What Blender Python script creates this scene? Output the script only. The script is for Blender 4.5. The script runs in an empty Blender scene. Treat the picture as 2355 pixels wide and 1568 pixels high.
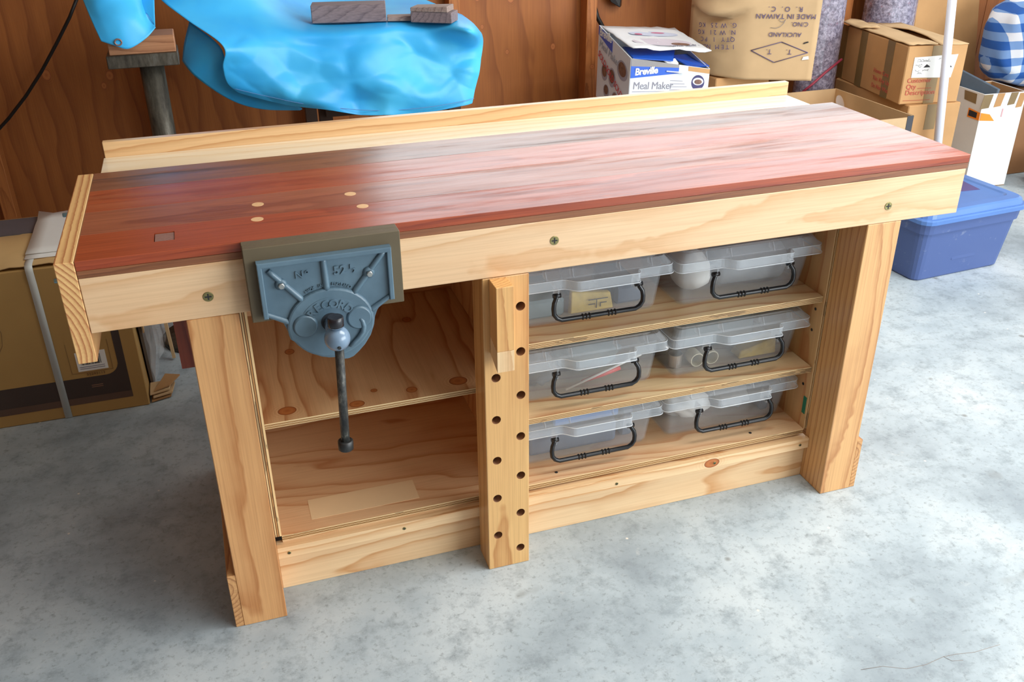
import bpy, bmesh, math, random
from mathutils import Vector, Matrix, noise as mnoise
random.seed(7)
D = bpy.data
scn = bpy.context.scene
COL = scn.collection
R = math.radians
PI = math.pi

# ------------------------------------------------------------------ camera
CAM = Vector((0.26203, -1.65431, 1.52599))
ROT = Matrix(((0.95028372, 0.15244728, -0.27151653),
              (-0.31126927, 0.44125384, -0.84166887),
              (-0.00850286, 0.88433867, 0.46676849)))
FPX = 2144.28
cd = D.cameras.new('camera')
cd.sensor_fit = 'HORIZONTAL'
cd.sensor_width = 36.0
cd.lens = 36.0 * FPX / 2355.0
cd.clip_start = 0.05
cam = D.objects.new('camera', cd)
cam.matrix_world = Matrix.Translation(CAM) @ ROT.to_4x4()
COL.objects.link(cam)
scn.camera = cam

# ------------------------------------------------------------------ light
scn.view_settings.view_transform = 'Standard'
scn.view_settings.look = 'None'
scn.view_settings.gamma = 1.0
scn.view_settings.use_curve_mapping = False
scn.view_settings.exposure = 0.1
w = D.worlds.new('sky')
scn.world = w
w.use_nodes = True
bg = w.node_tree.nodes['Background']
bg.inputs[0].default_value = (0.86, 0.94, 1.0, 1)
bg.inputs[1].default_value = 1.3


def area(name, loc, target, sx, sy, power, col=(1, 1, 1)):
    l = D.lights.new(name, 'AREA')
    l.shape = 'RECTANGLE'
    l.size, l.size_y = sx, sy
    l.energy = power
    l.color = col
    o = D.objects.new(name, l)
    o.location = loc
    o.rotation_euler = (Vector(target) - Vector(loc)).to_track_quat('-Z', 'Y').to_euler()
    COL.objects.link(o)
    return o


area('garage_door_daylight', (5.0, -3.6, 1.7), (2.0, 0.3, 0.4), 4.5, 2.6, 245, (0.93, 0.97, 1.0))
area('window_daylight', (2.7, 2.80, 1.75), (2.2, 0.0, 0.6), 3.3, 0.82, 18, (0.93, 0.97, 1.0))
area('ceiling_tube_daylight', (2.6, -0.4, 2.6), (2.6, -0.4, 0.0), 2.6, 1.2, 80, (1.0, 0.98, 0.95))


# ------------------------------------------------------------------ helpers
def at(u, v, x=None, y=None, z=None):
    d = ROT @ Vector(((u - 1177.5) / FPX, -(v - 784) / FPX, -1.0))
    if y is not None:
        t = (y - CAM.y) / d.y
    elif z is not None:
        t = (z - CAM.z) / d.z
    else:
        t = (x - CAM.x) / d.x
    return CAM + d * t


def srgb(r, g, b):
    f = lambda c: (c / 255 / 12.92) if c / 255 <= 0.04045 else ((c / 255 + 0.055) / 1.055) ** 2.4
    return (f(r), f(g), f(b), 1.0)


LOC = {}


def tag(o, label=None, cat=None, group=None, kind=None):
    if label: o['label'] = label
    if cat: o['category'] = cat
    if group: o['group'] = group
    if kind: o['kind'] = kind
    return o


def thing(name, loc, label=None, cat=None, group=None, kind=None):
    o = D.objects.new(name, None)
    o.empty_display_size = 0.05
    o.location = loc
    COL.objects.link(o)
    LOC[o.name] = Vector(loc)
    return tag(o, label, cat, group, kind)


class MB:
    """collects shapes (world coordinates) into one mesh object"""
    def __init__(self):
        self.bm = bmesh.new()

    def box(self, x0, x1, y0, y1, z0, z1, bev=0.0, m=None, mi=0, edge_axis=None, emi=1, seg=1):
        t = bmesh.new()
        bmesh.ops.create_cube(t, size=1.0)
        for v in t.verts:
            v.co = Vector((x0 + (v.co.x + .5) * (x1 - x0), y0 + (v.co.y + .5) * (y1 - y0), z0 + (v.co.z + .5) * (z1 - z0)))
        if bev: bmesh.ops.bevel(t, geom=t.edges[:], offset=bev, segments=seg, affect='EDGES', profile=0.5)
        t.normal_update()
        for f in t.faces:
            f.material_index = mi
            if edge_axis is not None and abs(f.normal[edge_axis]) < 0.5: f.material_index = emi
        if m is not None: bmesh.ops.transform(t, matrix=m, verts=t.verts[:])
        return self.add(t)

    def add(self, t):
        me = D.meshes.new('tmp')
        t.to_mesh(me)
        t.free()
        self.bm.from_mesh(me)
        D.meshes.remove(me)
        return self

    def hull8(self, b, tp, bev=0.0, mi=0):
        """b: four bottom points in order, tp: four top points"""
        t = bmesh.new()
        vb = [t.verts.new(p) for p in b]
        vt = [t.verts.new(p) for p in tp]
        n = len(b)
        t.faces.new(vb[::-1])
        t.faces.new(vt)
        for i in range(n):
            t.faces.new((vb[i], vb[(i + 1) % n], vt[(i + 1) % n], vt[i]))
        bmesh.ops.recalc_face_normals(t, faces=t.faces[:])
        if bev: bmesh.ops.bevel(t, geom=t.edges[:], offset=bev, segments=1, affect='EDGES', profile=0.5)
        for f in t.faces: f.material_index = mi
        return self.add(t)

    def cyl(self, p0, p1, r0, r1=None, n=20, cap=True, mi=0, bev=0.0):
        p0, p1 = Vector(p0), Vector(p1)
        r1 = r0 if r1 is None else r1
        t = bmesh.new()
        q = (p1 - p0).to_track_quat('Z', 'Y').to_matrix()
        rings = []
        prof = [(0, r0), (1, r1)]
        L = (p1 - p0).length
        if bev: prof = [(0, r0 - bev), (bev / L, r0), (1 - bev / L, r1), (1, r1 - bev)]
        for s, r in prof:
            rings.append([t.verts.new(p0 + (p1 - p0) * s + q @ Vector((r * math.cos(2 * PI * i / n), r * math.sin(2 * PI * i / n), 0))) for i in range(n)])
        for a, b in zip(rings, rings[1:]):
            for i in range(n):
                f = t.faces.new((a[i], a[(i + 1) % n], b[(i + 1) % n], b[i]))
                f.smooth = True
        if cap:
            t.faces.new(rings[0][::-1])
            t.faces.new(rings[-1])
        for f in t.faces: f.material_index = mi
        return self.add(t)

    def tube(self, path, r, n=10, mi=0, cap=True):
        t = bmesh.new()
        P = [Vector(p) for p in path]
        rr = r if isinstance(r, (list, tuple)) else [r] * len(P)
        rings = []
        ref = None
        for i, p in enumerate(P):
            d = (P[min(i + 1, len(P) - 1)] - P[max(i - 1, 0)]).normalized()
            if ref is None:
                ref = d.orthogonal().normalized()
            ref = (ref - d * ref.dot(d)).normalized()
            b = d.cross(ref)
            rings.append([t.verts.new(p + (ref * math.cos(2 * PI * k / n) + b * math.sin(2 * PI * k / n)) * rr[i]) for k in range(n)])
        for a, b in zip(rings, rings[1:]):
            for i in range(n):
                f = t.faces.new((a[i], a[(i + 1) % n], b[(i + 1) % n], b[i]))
                f.smooth = True
        if cap:
            t.faces.new(rings[0][::-1])
            t.faces.new(rings[-1])
        for f in t.faces: f.material_index = mi
        return self.add(t)

    def ball(self, c, r, seg=24, mi=0, sc=(1, 1, 1)):
        t = bmesh.new()
        bmesh.ops.create_uvsphere(t, u_segments=seg, v_segments=seg // 2, radius=1.0)
        for v in t.verts:
            v.co = Vector((v.co.x * r * sc[0] + c[0], v.co.y * r * sc[1] + c[1], v.co.z * r * sc[2] + c[2]))
        for f in t.faces:
            f.smooth = True
            f.material_index = mi
        return self.add(t)

    def prism(self, poly, y0, y1, bev=0.0, mi=0, smooth=False):
        """poly in (x, z), extruded along y from y0 (front) to y1"""
        t = bmesh.new()
        a = [t.verts.new((p[0], y0, p[1])) for p in poly]
        b = [t.verts.new((p[0], y1, p[1])) for p in poly]
        n = len(poly)
        ff = t.faces.new(a)
        fb = t.faces.new(b[::-1])
        for i in range(n):
            t.faces.new((a[(i + 1) % n], a[i], b[i], b[(i + 1) % n]))
        bmesh.ops.recalc_face_normals(t, faces=t.faces[:])
        if bev: bmesh.ops.bevel(t, geom=list(ff.edges), offset=bev, segments=2, affect='EDGES', profile=0.5)
        for f in t.faces: f.material_index = mi
        return self.add(t)

    def loops(self, loops, cap0=True, cap1=True, mi=0, smooth=False):
        t = bmesh.new()
        rings = [[t.verts.new(p) for p in l] for l in loops]
        n = len(rings[0])
        for a, b in zip(rings, rings[1:]):
            for i in range(n):
                f = t.faces.new((a[i], a[(i + 1) % n], b[(i + 1) % n], b[i]))
                f.smooth = smooth
        if cap0: t.faces.new(rings[0][::-1])
        if cap1: t.faces.new(rings[-1])
        for f in t.faces: f.material_index = mi
        return self.add(t)

    def grid(self, rows, smooth=True, mi=0):
        t = bmesh.new()
        V = [[t.verts.new(p) for p in r] for r in rows]
        for a, b in zip(V, V[1:]):
            for i in range(len(a) - 1):
                f = t.faces.new((a[i], a[i + 1], b[i + 1], b[i]))
                f.smooth = smooth
                f.material_index = mi
        return self.add(t)

    def quad(self, pts, th=0.0008, mi=0):
        """a thin flat sheet: four points, thickness along its normal"""
        a, b, c, d = [Vector(p) for p in pts]
        n = (b - a).cross(d - a).normalized() * th
        return self.hull8([a - n * .5, b - n * .5, c - n * .5, d - n * .5], [a + n * .5, b + n * .5, c + n * .5, d + n * .5], mi=mi)

    def build(self, name, mats, parent=None, label=None, sub=None):
        off = LOC[parent.name] if parent is not None and parent.name in LOC else Vector((0, 0, 0))
        if parent is not None:
            for v in self.bm.verts: v.co -= off
        me = D.meshes.new(name)
        self.bm.to_mesh(me)
        self.bm.free()
        for m in (mats if isinstance(mats, (list, tuple)) else [mats]): me.materials.append(m)
        o = D.objects.new(name, me)
        COL.objects.link(o)
        if parent is not None: o.parent = parent
        LOC[o.name] = off.copy()
        if label: o['label'] = label
        return o


def top(o, label, cat, group=None):
    """re-seat a one-mesh thing so that its origin is at its base"""
    me = o.data
    xs = [v.co for v in me.vertices]
    c = Vector((sum(p.x for p in xs) / len(xs), sum(p.y for p in xs) / len(xs), min(p.z for p in xs)))
    for v in me.vertices: v.co -= c
    o.location = c
    LOC[o.name] = c
    return tag(o, label, cat, group)


def text(name, s, size, origin, xd, yd, mat, parent, ext=0.0004, align='LEFT', bold=0.0, shear=0.0, spacing=1.0):
    c = D.curves.new('t', 'FONT')
    c.body = s
    c.size = size
    c.extrude = ext
    c.align_x = align
    c.offset = bold
    c.shear = shear
    c.space_character = spacing
    c.resolution_u = 3
    o = D.objects.new('t', c)
    COL.objects.link(o)
    dg = bpy.context.evaluated_depsgraph_get()
    me = D.meshes.new_from_object(o.evaluated_get(dg))
    D.objects.remove(o)
    D.curves.remove(c)
    xd = Vector(xd).normalized()
    zd = xd.cross(Vector(yd)).normalized()
    yd = zd.cross(xd)
    off = LOC[parent.name] if parent is not None else Vector((0, 0, 0))
    for v in me.vertices:
        v.co = Vector(origin) + xd * v.co.x + yd * v.co.y + zd * v.co.z - off
    me.materials.clear()
    me.materials.append(mat)
    n = D.objects.new(name, me)
    COL.objects.link(n)
    if parent is not None: n.parent = parent
    LOC[n.name] = off.copy()
    return n


def carve(o, cutters):
    """boolean difference, applied"""
    dg = None
    cs = []
    for mb in cutters:
        me = D.meshes.new('cut')
        mb.bm.to_mesh(me)
        mb.bm.free()
        c = D.objects.new('cut', me)
        COL.objects.link(c)
        c.location = -LOC[o.name] if o.parent is not None else (0, 0, 0)
        c.parent = o
        m = o.modifiers.new('b', 'BOOLEAN')
        m.operation = 'DIFFERENCE'
        m.solver = 'EXACT'
        m.object = c
        cs.append(c)
    bpy.context.view_layer.update()
    dg = bpy.context.evaluated_depsgraph_get()
    me = D.meshes.new_from_object(o.evaluated_get(dg))
    o.modifiers.clear()
    o.data = me
    for c in cs: D.objects.remove(c)


def rrect(x0, x1, y0, y1, r, z, n=5):
    pts = []
    for cx, cy, a0 in ((x1 - r, y0 + r, -90), (x1 - r, y1 - r, 0), (x0 + r, y1 - r, 90), (x0 + r, y0 + r, 180)):
        for k in range(n):
            a = R(a0 + 90 * k / (n - 1))
            pts.append(Vector((cx + r * math.cos(a), cy + r * math.sin(a), z)))
    return pts


def copy_tree(o, parent=None):
    c = o.copy()
    COL.objects.link(c)
    c.parent = parent
    LOC[c.name] = LOC.get(o.name, Vector())
    for ch in list(o.children): copy_tree(ch, c)
    return c


# ------------------------------------------------------------------ materials
class NT:
    def __init__(self, name):
        self.m = D.materials.new(name)
        self.m.use_nodes = True
        self.t = self.m.node_tree
        self.b = self.t.nodes['Principled BSDF']

    def n(self, typ, **kw):
        nd = self.t.nodes.new(typ)
        for k, v in kw.items():
            if k.startswith('i_'):
                key = k[2:].replace('_', ' ')
                nd.inputs[int(key) if key.isdigit() else key].default_value = v
            else:
                setattr(nd, k, v)
        return nd

    def l(self, a, b): self.t.links.new(a, b)

    def obj(self, loc=(0, 0, 0), rot=(0, 0, 0), sc=(1, 1, 1)):
        tc = self.n('ShaderNodeTexCoord')
        mp = self.n('ShaderNodeMapping')
        mp.inputs['Location'].default_value = loc
        mp.inputs['Rotation'].default_value = rot
        mp.inputs['Scale'].default_value = sc
        self.l(tc.outputs['Object'], mp.inputs['Vector'])
        return mp.outputs[0]

    def noise(self, vec, scale, detail=3.0, rough=0.55, dist=0.0):
        nd = self.n('ShaderNodeTexNoise')
        nd.inputs['Scale'].default_value = scale
        nd.inputs['Detail'].default_value = detail
        nd.inputs['Roughness'].default_value = rough
        nd.inputs['Distortion'].default_value = dist
        self.l(vec, nd.inputs['Vector'])
        return nd.outputs['Fac']

    def ramp(self, fac, stops, interp='LINEAR'):
        r = self.n('ShaderNodeValToRGB')
        r.color_ramp.interpolation = interp
        e = r.color_ramp.elements
        while len(e) < len(stops): e.new(0.5)
        for el, (p, c) in zip(e, stops):
            el.position = p
            el.color = c if len(c) == 4 else (*c, 1)
        self.l(fac, r.inputs[0])
        return r.outputs[0]

    def mix(self, fac, a, b, mode='MIX'):
        nd = self.n('ShaderNodeMix', data_type='RGBA', blend_type=mode)
        for sock, v in ((nd.inputs[0], fac), (nd.inputs[6], a), (nd.inputs[7], b)):
            if isinstance(v, (int, float)): sock.default_value = v
            elif isinstance(v, tuple): sock.default_value = v
            else: self.l(v, sock)
        return nd.outputs[2]

    def math(self, op, a, b=0.0, c=0.0, clamp=False):
        nd = self.n('ShaderNodeMath', operation=op, use_clamp=clamp)
        for s, v in zip(nd.inputs, (a, b, c)):
            if isinstance(v, (int, float)): s.default_value = v
            else: self.l(v, s)
        return nd.outputs[0]

    def bump(self, h, strength=0.2, dist=0.002):
        bp = self.n('ShaderNodeBump')
        bp.inputs['Strength'].default_value = strength
        bp.inputs['Distance'].default_value = dist
        self.l(h, bp.inputs['Height'])
        self.l(bp.outputs[0], self.b.inputs['Normal'])

    def fin(self, col, rough=0.5, metal=0.0, coat=0.0, spec=0.5, alpha=None, coat_rough=0.1):
        s = self.b.inputs
        if isinstance(col, tuple): s['Base Color'].default_value = col
        else: self.l(col, s['Base Color'])
        if isinstance(rough, (int, float)): s['Roughness'].default_value = rough
        else: self.l(rough, s['Roughness'])
        s['Metallic'].default_value = metal
        s['Coat Weight'].default_value = coat
        s['Coat Roughness'].default_value = coat_rough
        s['Specular IOR Level'].default_value = spec
        if alpha is not None: s['Alpha'].default_value = alpha
        return self.m


def plain(name, col, rough=0.5, metal=0.0, var=0.06, sc=6.0, **kw):
    t = NT(name)
    v = t.obj(loc=(random.random() * 9, 0, 0))
    f = t.noise(v, sc, 4)
    lo = tuple(c * (1 - var * 2.2) for c in col[:3]) + (1,)
    hi = tuple(min(1, c * (1 + var * 1.6)) for c in col[:3]) + (1,)
    c = t.ramp(f, [(0.3, lo), (0.7, hi)])
    return t.fin(c, rough, metal, **kw)


def wood(name, light, dark, axis='X', seed=0, rings=26.0, centre=(0.05, 0.06), tilt=(0.02, 0.03), rough=0.42, coat=0.0,
         knots=(), contrast=1.0, fibre=0.25, streak=None, distort=2.0, coat_rough=0.12, late=0.72, spec=0.5, patchy=False):
    """solid wood: growth rings about an axis along the grain, cut by the faces"""
    rnd = random.Random(seed)
    t = NT(name)
    rot = {'X': (0, 0, 0), 'Y': (0, 0, -PI / 2), 'Z': (0, PI / 2, 0)}[axis]
    base = t.obj(rot=rot)
    mp = t.n('ShaderNodeMapping')
    mp.inputs['Location'].default_value = (rnd.uniform(-3, 3), centre[0], centre[1])
    mp.inputs['Rotation'].default_value = (0, tilt[0], tilt[1])
    t.l(base, mp.inputs['Vector'])
    p = mp.outputs[0]
    # slow wander of the pith
    st = t.n('ShaderNodeMapping')
    st.inputs['Scale'].default_value = (1.1, 5.0, 5.0)
    t.l(p, st.inputs['Vector'])
    nz = t.n('ShaderNodeTexNoise')
    nz.inputs['Scale'].default_value = 1.6
    nz.inputs['Detail'].default_value = 2.0
    t.l(st.outputs[0], nz.inputs['Vector'])
    sub = t.n('ShaderNodeVectorMath', operation='SUBTRACT')
    t.l(nz.outputs['Color'], sub.inputs[0])
    sub.inputs[1].default_value = (0.5, 0.5, 0.5)
    scl = t.n('ShaderNodeVectorMath', operation='MULTIPLY')
    t.l(sub.outputs[0], scl.inputs[0])
    scl.inputs[1].default_value = (0.0, 0.02 * distort, 0.02 * distort)
    add = t.n('ShaderNodeVectorMath', operation='ADD')
    t.l(p, add.inputs[0])
    t.l(scl.outputs[0], add.inputs[1])
    w = t.n('ShaderNodeTexWave', wave_type='RINGS', rings_direction='X', wave_profile='SAW')
    w.inputs['Scale'].default_value = rings
    w.inputs['Distortion'].default_value = 0.6
    w.inputs['Detail'].default_value = 1.0
    w.inputs['Detail Scale'].default_value = 2.0
    t.l(add.outputs[0], w.inputs['Vector'])
    mid = tuple(light[i] * 0.65 + dark[i] * 0.35 for i in range(3)) + (1,)
    dk = tuple(light[i] * (1 - contrast) + dark[i] * contrast for i in range(3)) + (1,)
    c = t.ramp(w.outputs['Fac'], [(0.0, light), (late * 0.6, light), (late, mid), (0.93, dk), (1.0, light)])
    fb = t.n('ShaderNodeMapping')
    fb.inputs['Scale'].default_value = (5.0, 260.0, 260.0)
    t.l(base, fb.inputs['Vector'])
    fn = t.noise(fb.outputs[0], 1.0, 2.0)
    c = t.mix(fibre, c, t.ramp(fn, [(0.3, tuple(x * 0.62 for x in dark[:3]) + (1,)), (0.6, light)]), 'MULTIPLY' if False else 'MIX')
    bl = t.n('ShaderNodeMapping')
    bl.inputs['Scale'].default_value = (1.6, 9.0, 9.0)
    bl.inputs['Location'].default_value = (rnd.random() * 5, 0, 0)
    t.l(base, bl.inputs['Vector'])
    blot = t.noise(bl.outputs[0], 1.0, 3.0)
    c = t.mix(t.math('MULTIPLY', t.math('SUBTRACT', blot, 0.42, clamp=True), 1.1, clamp=True), c, dark)
    if streak:
        col, lo, hi, amt, sy = streak
        sm = t.n('ShaderNodeMapping')
        sm.inputs['Scale'].default_value = (1.3, sy, sy)
        sm.inputs['Location'].default_value = (rnd.random() * 7, rnd.random() * 7, 0)
        t.l(base, sm.inputs['Vector'])
        sf = t.noise(sm.outputs[0], 1.0, 5.0, 0.65)
        fac = t.n('ShaderNodeMapRange')
        fac.inputs['From Min'].default_value = lo
        fac.inputs['From Max'].default_value = hi
        fac.inputs['To Max'].default_value = amt
        t.l(sf, fac.inputs['Value'])
        c = t.mix(fac.outputs[0], c, col)
    if knots:
        tc = t.n('ShaderNodeTexCoord')
        for (kx, ky, kz, r, sx, sy, sz) in knots:
            s = t.n('ShaderNodeVectorMath', operation='SUBTRACT')
            t.l(tc.outputs['Object'], s.inputs[0])
            s.inputs[1].default_value = (kx, ky, kz)
            mm = t.n('ShaderNodeVectorMath', operation='MULTIPLY')
            t.l(s.outputs[0], mm.inputs[0])
            mm.inputs[1].default_value = (sx / r, sy / r, sz / r)
            ln = t.n('ShaderNodeVectorMath', operation='LENGTH')
            t.l(mm.outputs[0], ln.inputs[0])
            d = ln.outputs['Value']
            core = t.ramp(d, [(0.0, srgb(168, 92, 44)), (0.55, srgb(192, 118, 62)), (0.86, srgb(176, 100, 50)), (1.0, srgb(120, 60, 28))])
            c = t.mix(t.math('LESS_THAN', d, 1.0), c, core)
            ringw = t.math('SINE', t.math('MULTIPLY', d, 16.0))
            halo = t.math('MULTIPLY', t.math('MULTIPLY', t.math('SUBTRACT', 1.0, t.math('DIVIDE', d, 2.4), clamp=True), t.math('ADD', t.math('MULTIPLY', ringw, 0.5), 0.5)), 0.6)
            c = t.mix(t.math('MULTIPLY', halo, t.math('GREATER_THAN', d, 1.0)), c, dark)
    t.bump(fn, 0.06, 0.001)
    m = t.fin(c, rough, coat=coat, coat_rough=coat_rough, spec=spec)
    if patchy:
        pm = t.n('ShaderNodeMapping')
        pm.inputs['Scale'].default_value = (3.2, 34.0, 34.0)
        pm.inputs['Location'].default_value = (rnd.random() * 9, rnd.random() * 9, 0)
        t.l(base, pm.inputs['Vector'])
        pf = t.noise(pm.outputs[0], 1.0, 4.0, .6)
        t.l(t.ramp(pf, [(.36, (.05, .05, .05, 1)), (.44, (.4, .4, .4, 1)), (.6, (.62, .62, .62, 1))]), t.b.inputs['Coat Weight'])
    return m


def ply_edge(name, axis, z0, thick, grain='X', n=5):
    """stacked veneers showing on a plywood edge"""
    t = NT(name)
    tc = t.n('ShaderNodeTexCoord')
    sp = t.n('ShaderNodeSeparateXYZ')
    t.l(tc.outputs['Object'], sp.inputs[0])
    st = t.n('ShaderNodeMapping')
    s = [3, 3, 3]
    s['XYZ'.index(grain)] = 9.0
    s[axis] = 60.0
    st.inputs['Scale'].default_value = s
    t.l(tc.outputs['Object'], st.inputs['Vector'])
    nz = t.noise(st.outputs[0], 1.0, 3.0)
    f = t.math('DIVIDE', t.math('SUBTRACT', sp.outputs[axis], z0), thick)
    f = t.math('ADD', f, t.math('MULTIPLY', t.math('SUBTRACT', nz, 0.5), 0.07))
    L, Dk, Md = srgb(232, 204, 152), srgb(96, 62, 34), srgb(186, 140, 86)
    stops = []
    for i in range(n):
        a = i / n
        stops.append((a, L if i % 2 == 0 else Md))
        if i < n - 1:
            stops.append((a + 0.62 / n, Dk))
    c = t.ramp(f, stops, 'CONSTANT')
    c = t.mix(t.math('MULTIPLY', t.math('GREATER_THAN', nz, 0.62), 0.45), c, srgb(70, 45, 25))
    return t.fin(c, 0.55)


def wood_obj_knots(parent, ks):
    return [(k[0] - LOC[parent.name].x, k[1] - LOC[parent.name].y, k[2] - LOC[parent.name].z, *k[3:]) for k in ks]


PL, PD = srgb(240, 207, 163), srgb(210, 160, 108)       # pale pine
OL, OD = srgb(226, 172, 114), srgb(184, 120, 66)        # oiled, more orange pine
cardboard = plain('cardboard', srgb(196, 152, 104), 0.8, var=0.05, sc=5, spec=0.2)
cardboard_pale = plain('cardboard_pale', srgb(208, 176, 134), 0.8, var=0.05, sc=5, spec=0.2)
cardboard_in = plain('cardboard_inside', srgb(178, 136, 92), 0.85, var=0.05, sc=5, spec=0.2)
cardboard_olive = plain('cardboard_printed', srgb(176, 140, 84), 0.6, var=0.04, sc=3, spec=0.3)
white_paper = plain('white_paper', srgb(236, 236, 232), 0.7, var=0.01)
dark_print = plain('dark_brown_print', srgb(66, 52, 46), 0.6, var=0.05)
brown_tape = plain('brown_tape', srgb(132, 108, 68), 0.35, var=0.08)
purple_ink = plain('purple_ink', srgb(96, 84, 122), 0.8, var=0.05)
red_ink = plain('red_ink', srgb(196, 92, 78), 0.8, var=0.05)
black_ink = plain('black_ink', srgb(40, 38, 40), 0.7, var=0.05)
grey_ink = plain('grey_ink', srgb(140, 138, 150), 0.7, var=0.05)
steel = plain('bright_zinc', srgb(200, 200, 196), 0.28, metal=1.0, var=0.04)
brass = plain('yellow_zinc', srgb(150, 140, 96), 0.35, metal=0.9, var=0.1, sc=200)
dark_steel = plain('dark_steel', srgb(62, 62, 62), 0.45, metal=0.7, var=0.25, sc=40)
black_plastic = plain('black_plastic', srgb(18, 19, 23), 0.28, var=0.05)
black_rubber = plain('black_rubber', srgb(14, 14, 16), 0.45, var=0.1)


def board(name, axis, pith, off=(0, 0, 0), **kw):
    """wood whose pith line passes through the world point given across the grain"""
    if axis == 'X': c = (-(pith[0] - off[1]), -(pith[1] - off[2]))
    elif axis == 'Z': c = (-(pith[1] - off[1]), pith[0] - off[0])
    else: c = (pith[0] - off[0], -(pith[1] - off[2]))
    kw.setdefault('light', PL)
    kw.setdefault('dark', PD)
    return wood(name, kw.pop('light'), kw.pop('dark'), axis, centre=c, **kw)


# ================================================================== setting
# concrete floor
t = NT('concrete')
v = t.obj()
n1 = t.noise(v, 2.2, 6, 0.62)
n2 = t.noise(t.obj(loc=(4, 2, 0)), 14.0, 9, 0.75)
n3 = t.noise(t.obj(loc=(1, 7, 0)), 62.0, 6, 0.75)
n4 = t.noise(t.obj(loc=(8, 3, 0)), 4.5, 3, 0.5, 0.4)
c = t.ramp(n1, [(0.34, srgb(146, 158, 166)), (0.5, srgb(174, 187, 194)), (0.66, srgb(196, 206, 210))])
c = t.mix(t.ramp(n2, [(0.34, (0.6, 0.6, 0.6, 1)), (0.5, (0, 0, 0, 1))]), c, srgb(124, 135, 142))
c = t.mix(t.ramp(n3, [(0.33, (0.7, 0.7, 0.7, 1)), (0.46, (0, 0, 0, 1))]), c, srgb(126, 134, 138))
c = t.mix(t.ramp(n2, [(0.62, (0, 0, 0, 1)), (0.76, (0.6, 0.6, 0.6, 1))]), c, srgb(216, 218, 214))
c = t.mix(t.ramp(n4, [(0.70, (0, 0, 0, 1)), (0.78, (0.6, 0.6, 0.6, 1))]), c, srgb(112, 112, 108))
vo = t.n('ShaderNodeTexVoronoi')
vo.inputs['Scale'].default_value = 5.0
t.l(t.obj(), vo.inputs['Vector'])
c = t.mix(t.ramp(vo.outputs['Distance'], [(0.035, (0.7, 0.7, 0.7, 1)), (0.06, (0, 0, 0, 1))]), c, srgb(118, 118, 114))
vo2 = t.n('ShaderNodeTexVoronoi')
vo2.inputs['Scale'].default_value = 11.0
t.l(t.obj(loc=(3, 3, 0)), vo2.inputs['Vector'])
c = t.mix(t.ramp(vo2.outputs['Distance'], [(0.03, (1, 1, 1, 1)), (0.045, (0, 0, 0, 1))]), c, srgb(226, 222, 212))
t.bump(n3, 0.12, 0.002)
concrete = t.fin(c, t.ramp(n2, [(0.3, (0.5, 0.5, 0.5, 1)), (0.7, (0.36, 0.36, 0.36, 1))]), spec=0.4)
fl = MB().box(-2.6, 6.2, -5.2, 2.8, -0.12, 0.0).build('floor', concrete)
tag(fl, kind='structure')
ck_ = MB()
for seg in (((1980, 1540), (2030, 1532), (2085, 1538), (2130, 1528), (2170, 1510), (2200, 1504), (2240, 1500), (2300, 1482)), ((2170, 1510), (2190, 1520), (2215, 1518))):
    ck_.tube([Vector((p.x, p.y, .0002)) for p in (at(*q, z=0) for q in seg)], .0005, 5)
ck_.build('floor_crack', plain('crack_dust', srgb(150, 140, 132), .9), fl, label='hairline crack in the concrete')

# rear wall: plywood sheets on studs
wall = thing('wall_back', (1.8, 2.65, 0), kind='structure')


def wall_ply(seed):
    return board('wall_plywood_%d' % seed, 'Z', (0.5 + seed * 0.9, 2.2), LOC['wall_back'], light=srgb(176, 106, 48), dark=srgb(128, 66, 24),
                 seed=seed, rings=4.0, tilt=(0.05, 0.06), distort=9.0, rough=0.6, fibre=0.22, contrast=.7,
                 knots=wood_obj_knots(wall, [(px, 2.65, pz, r, 1, 1, 0.75) for px, pz, r in
                        ((-0.35, 0.72, .018), (-0.11, 0.70, .016), (-.14, .66, .011), (1.50, .93, .014), (1.66, .92, .018), (1.64, .68, .009), (1.87, .69, .012), (0.05, .38, .015), (1.52, .80, .008), (2.17, .62, .012))]) if seed < 3 else ())


XW = [-2.6, -0.60, 2.03, 4.4, 6.2]
for i in range(4):
    MB().box(XW[i] + .002, XW[i + 1] - .002, 2.65, 2.67, 0.0, 1.3).build('panel', wall_ply(i), wall)
    if i in (0, 3):
        MB().box(XW[i] + .002, XW[i + 1] - .002, 2.65, 2.67, 1.3, 2.7).build('panel', wall_ply(i + 4), wall)
MB().box(-.598, .9, 2.65, 2.67, 1.3, 2.7).build('panel', wall_ply(8), wall)
MB().box(.9, 4.4, 2.65, 2.67, 2.2, 2.7).build('panel', wall_ply(9), wall)
SL, SD = srgb(196, 122, 62), srgb(150, 84, 36)
for i, (sx, d) in enumerate(((-1.25, 1.0), (-.630, 1.0), (.025, 1.0), (.68, 1.0), (1.345, 1.0), (2.005, 1.0), (2.68, .48), (3.42, 1.0), (3.92, .48), (4.7, 1.0), (5.4, 1.0))):
    z1 = 2.7 if d == 1.0 and not (.88 < sx < 4.4) else 1.27
    MB().box(sx, sx + .05, 2.565, 2.649, 0.0, z1, bev=.002).build('stud', board('stud_%d' % i, 'Z', (sx + .03, 2.55), LOC['wall_back'], light=SL, dark=SD, seed=20 + i, rings=30, rough=.6,
          knots=wood_obj_knots(wall, [(2.04, 2.565, .60, .012, 1, .3, 1)]) if sx == 2.005 else ()), wall)
MB().box(-2.6, 6.2, 2.565, 2.649, 1.27, 1.30, bev=.002).build('nogging', board('nogging', 'X', (2.5, 1.2), LOC['wall_back'], light=SL, dark=SD, seed=40, rough=.6), wall)

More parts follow.
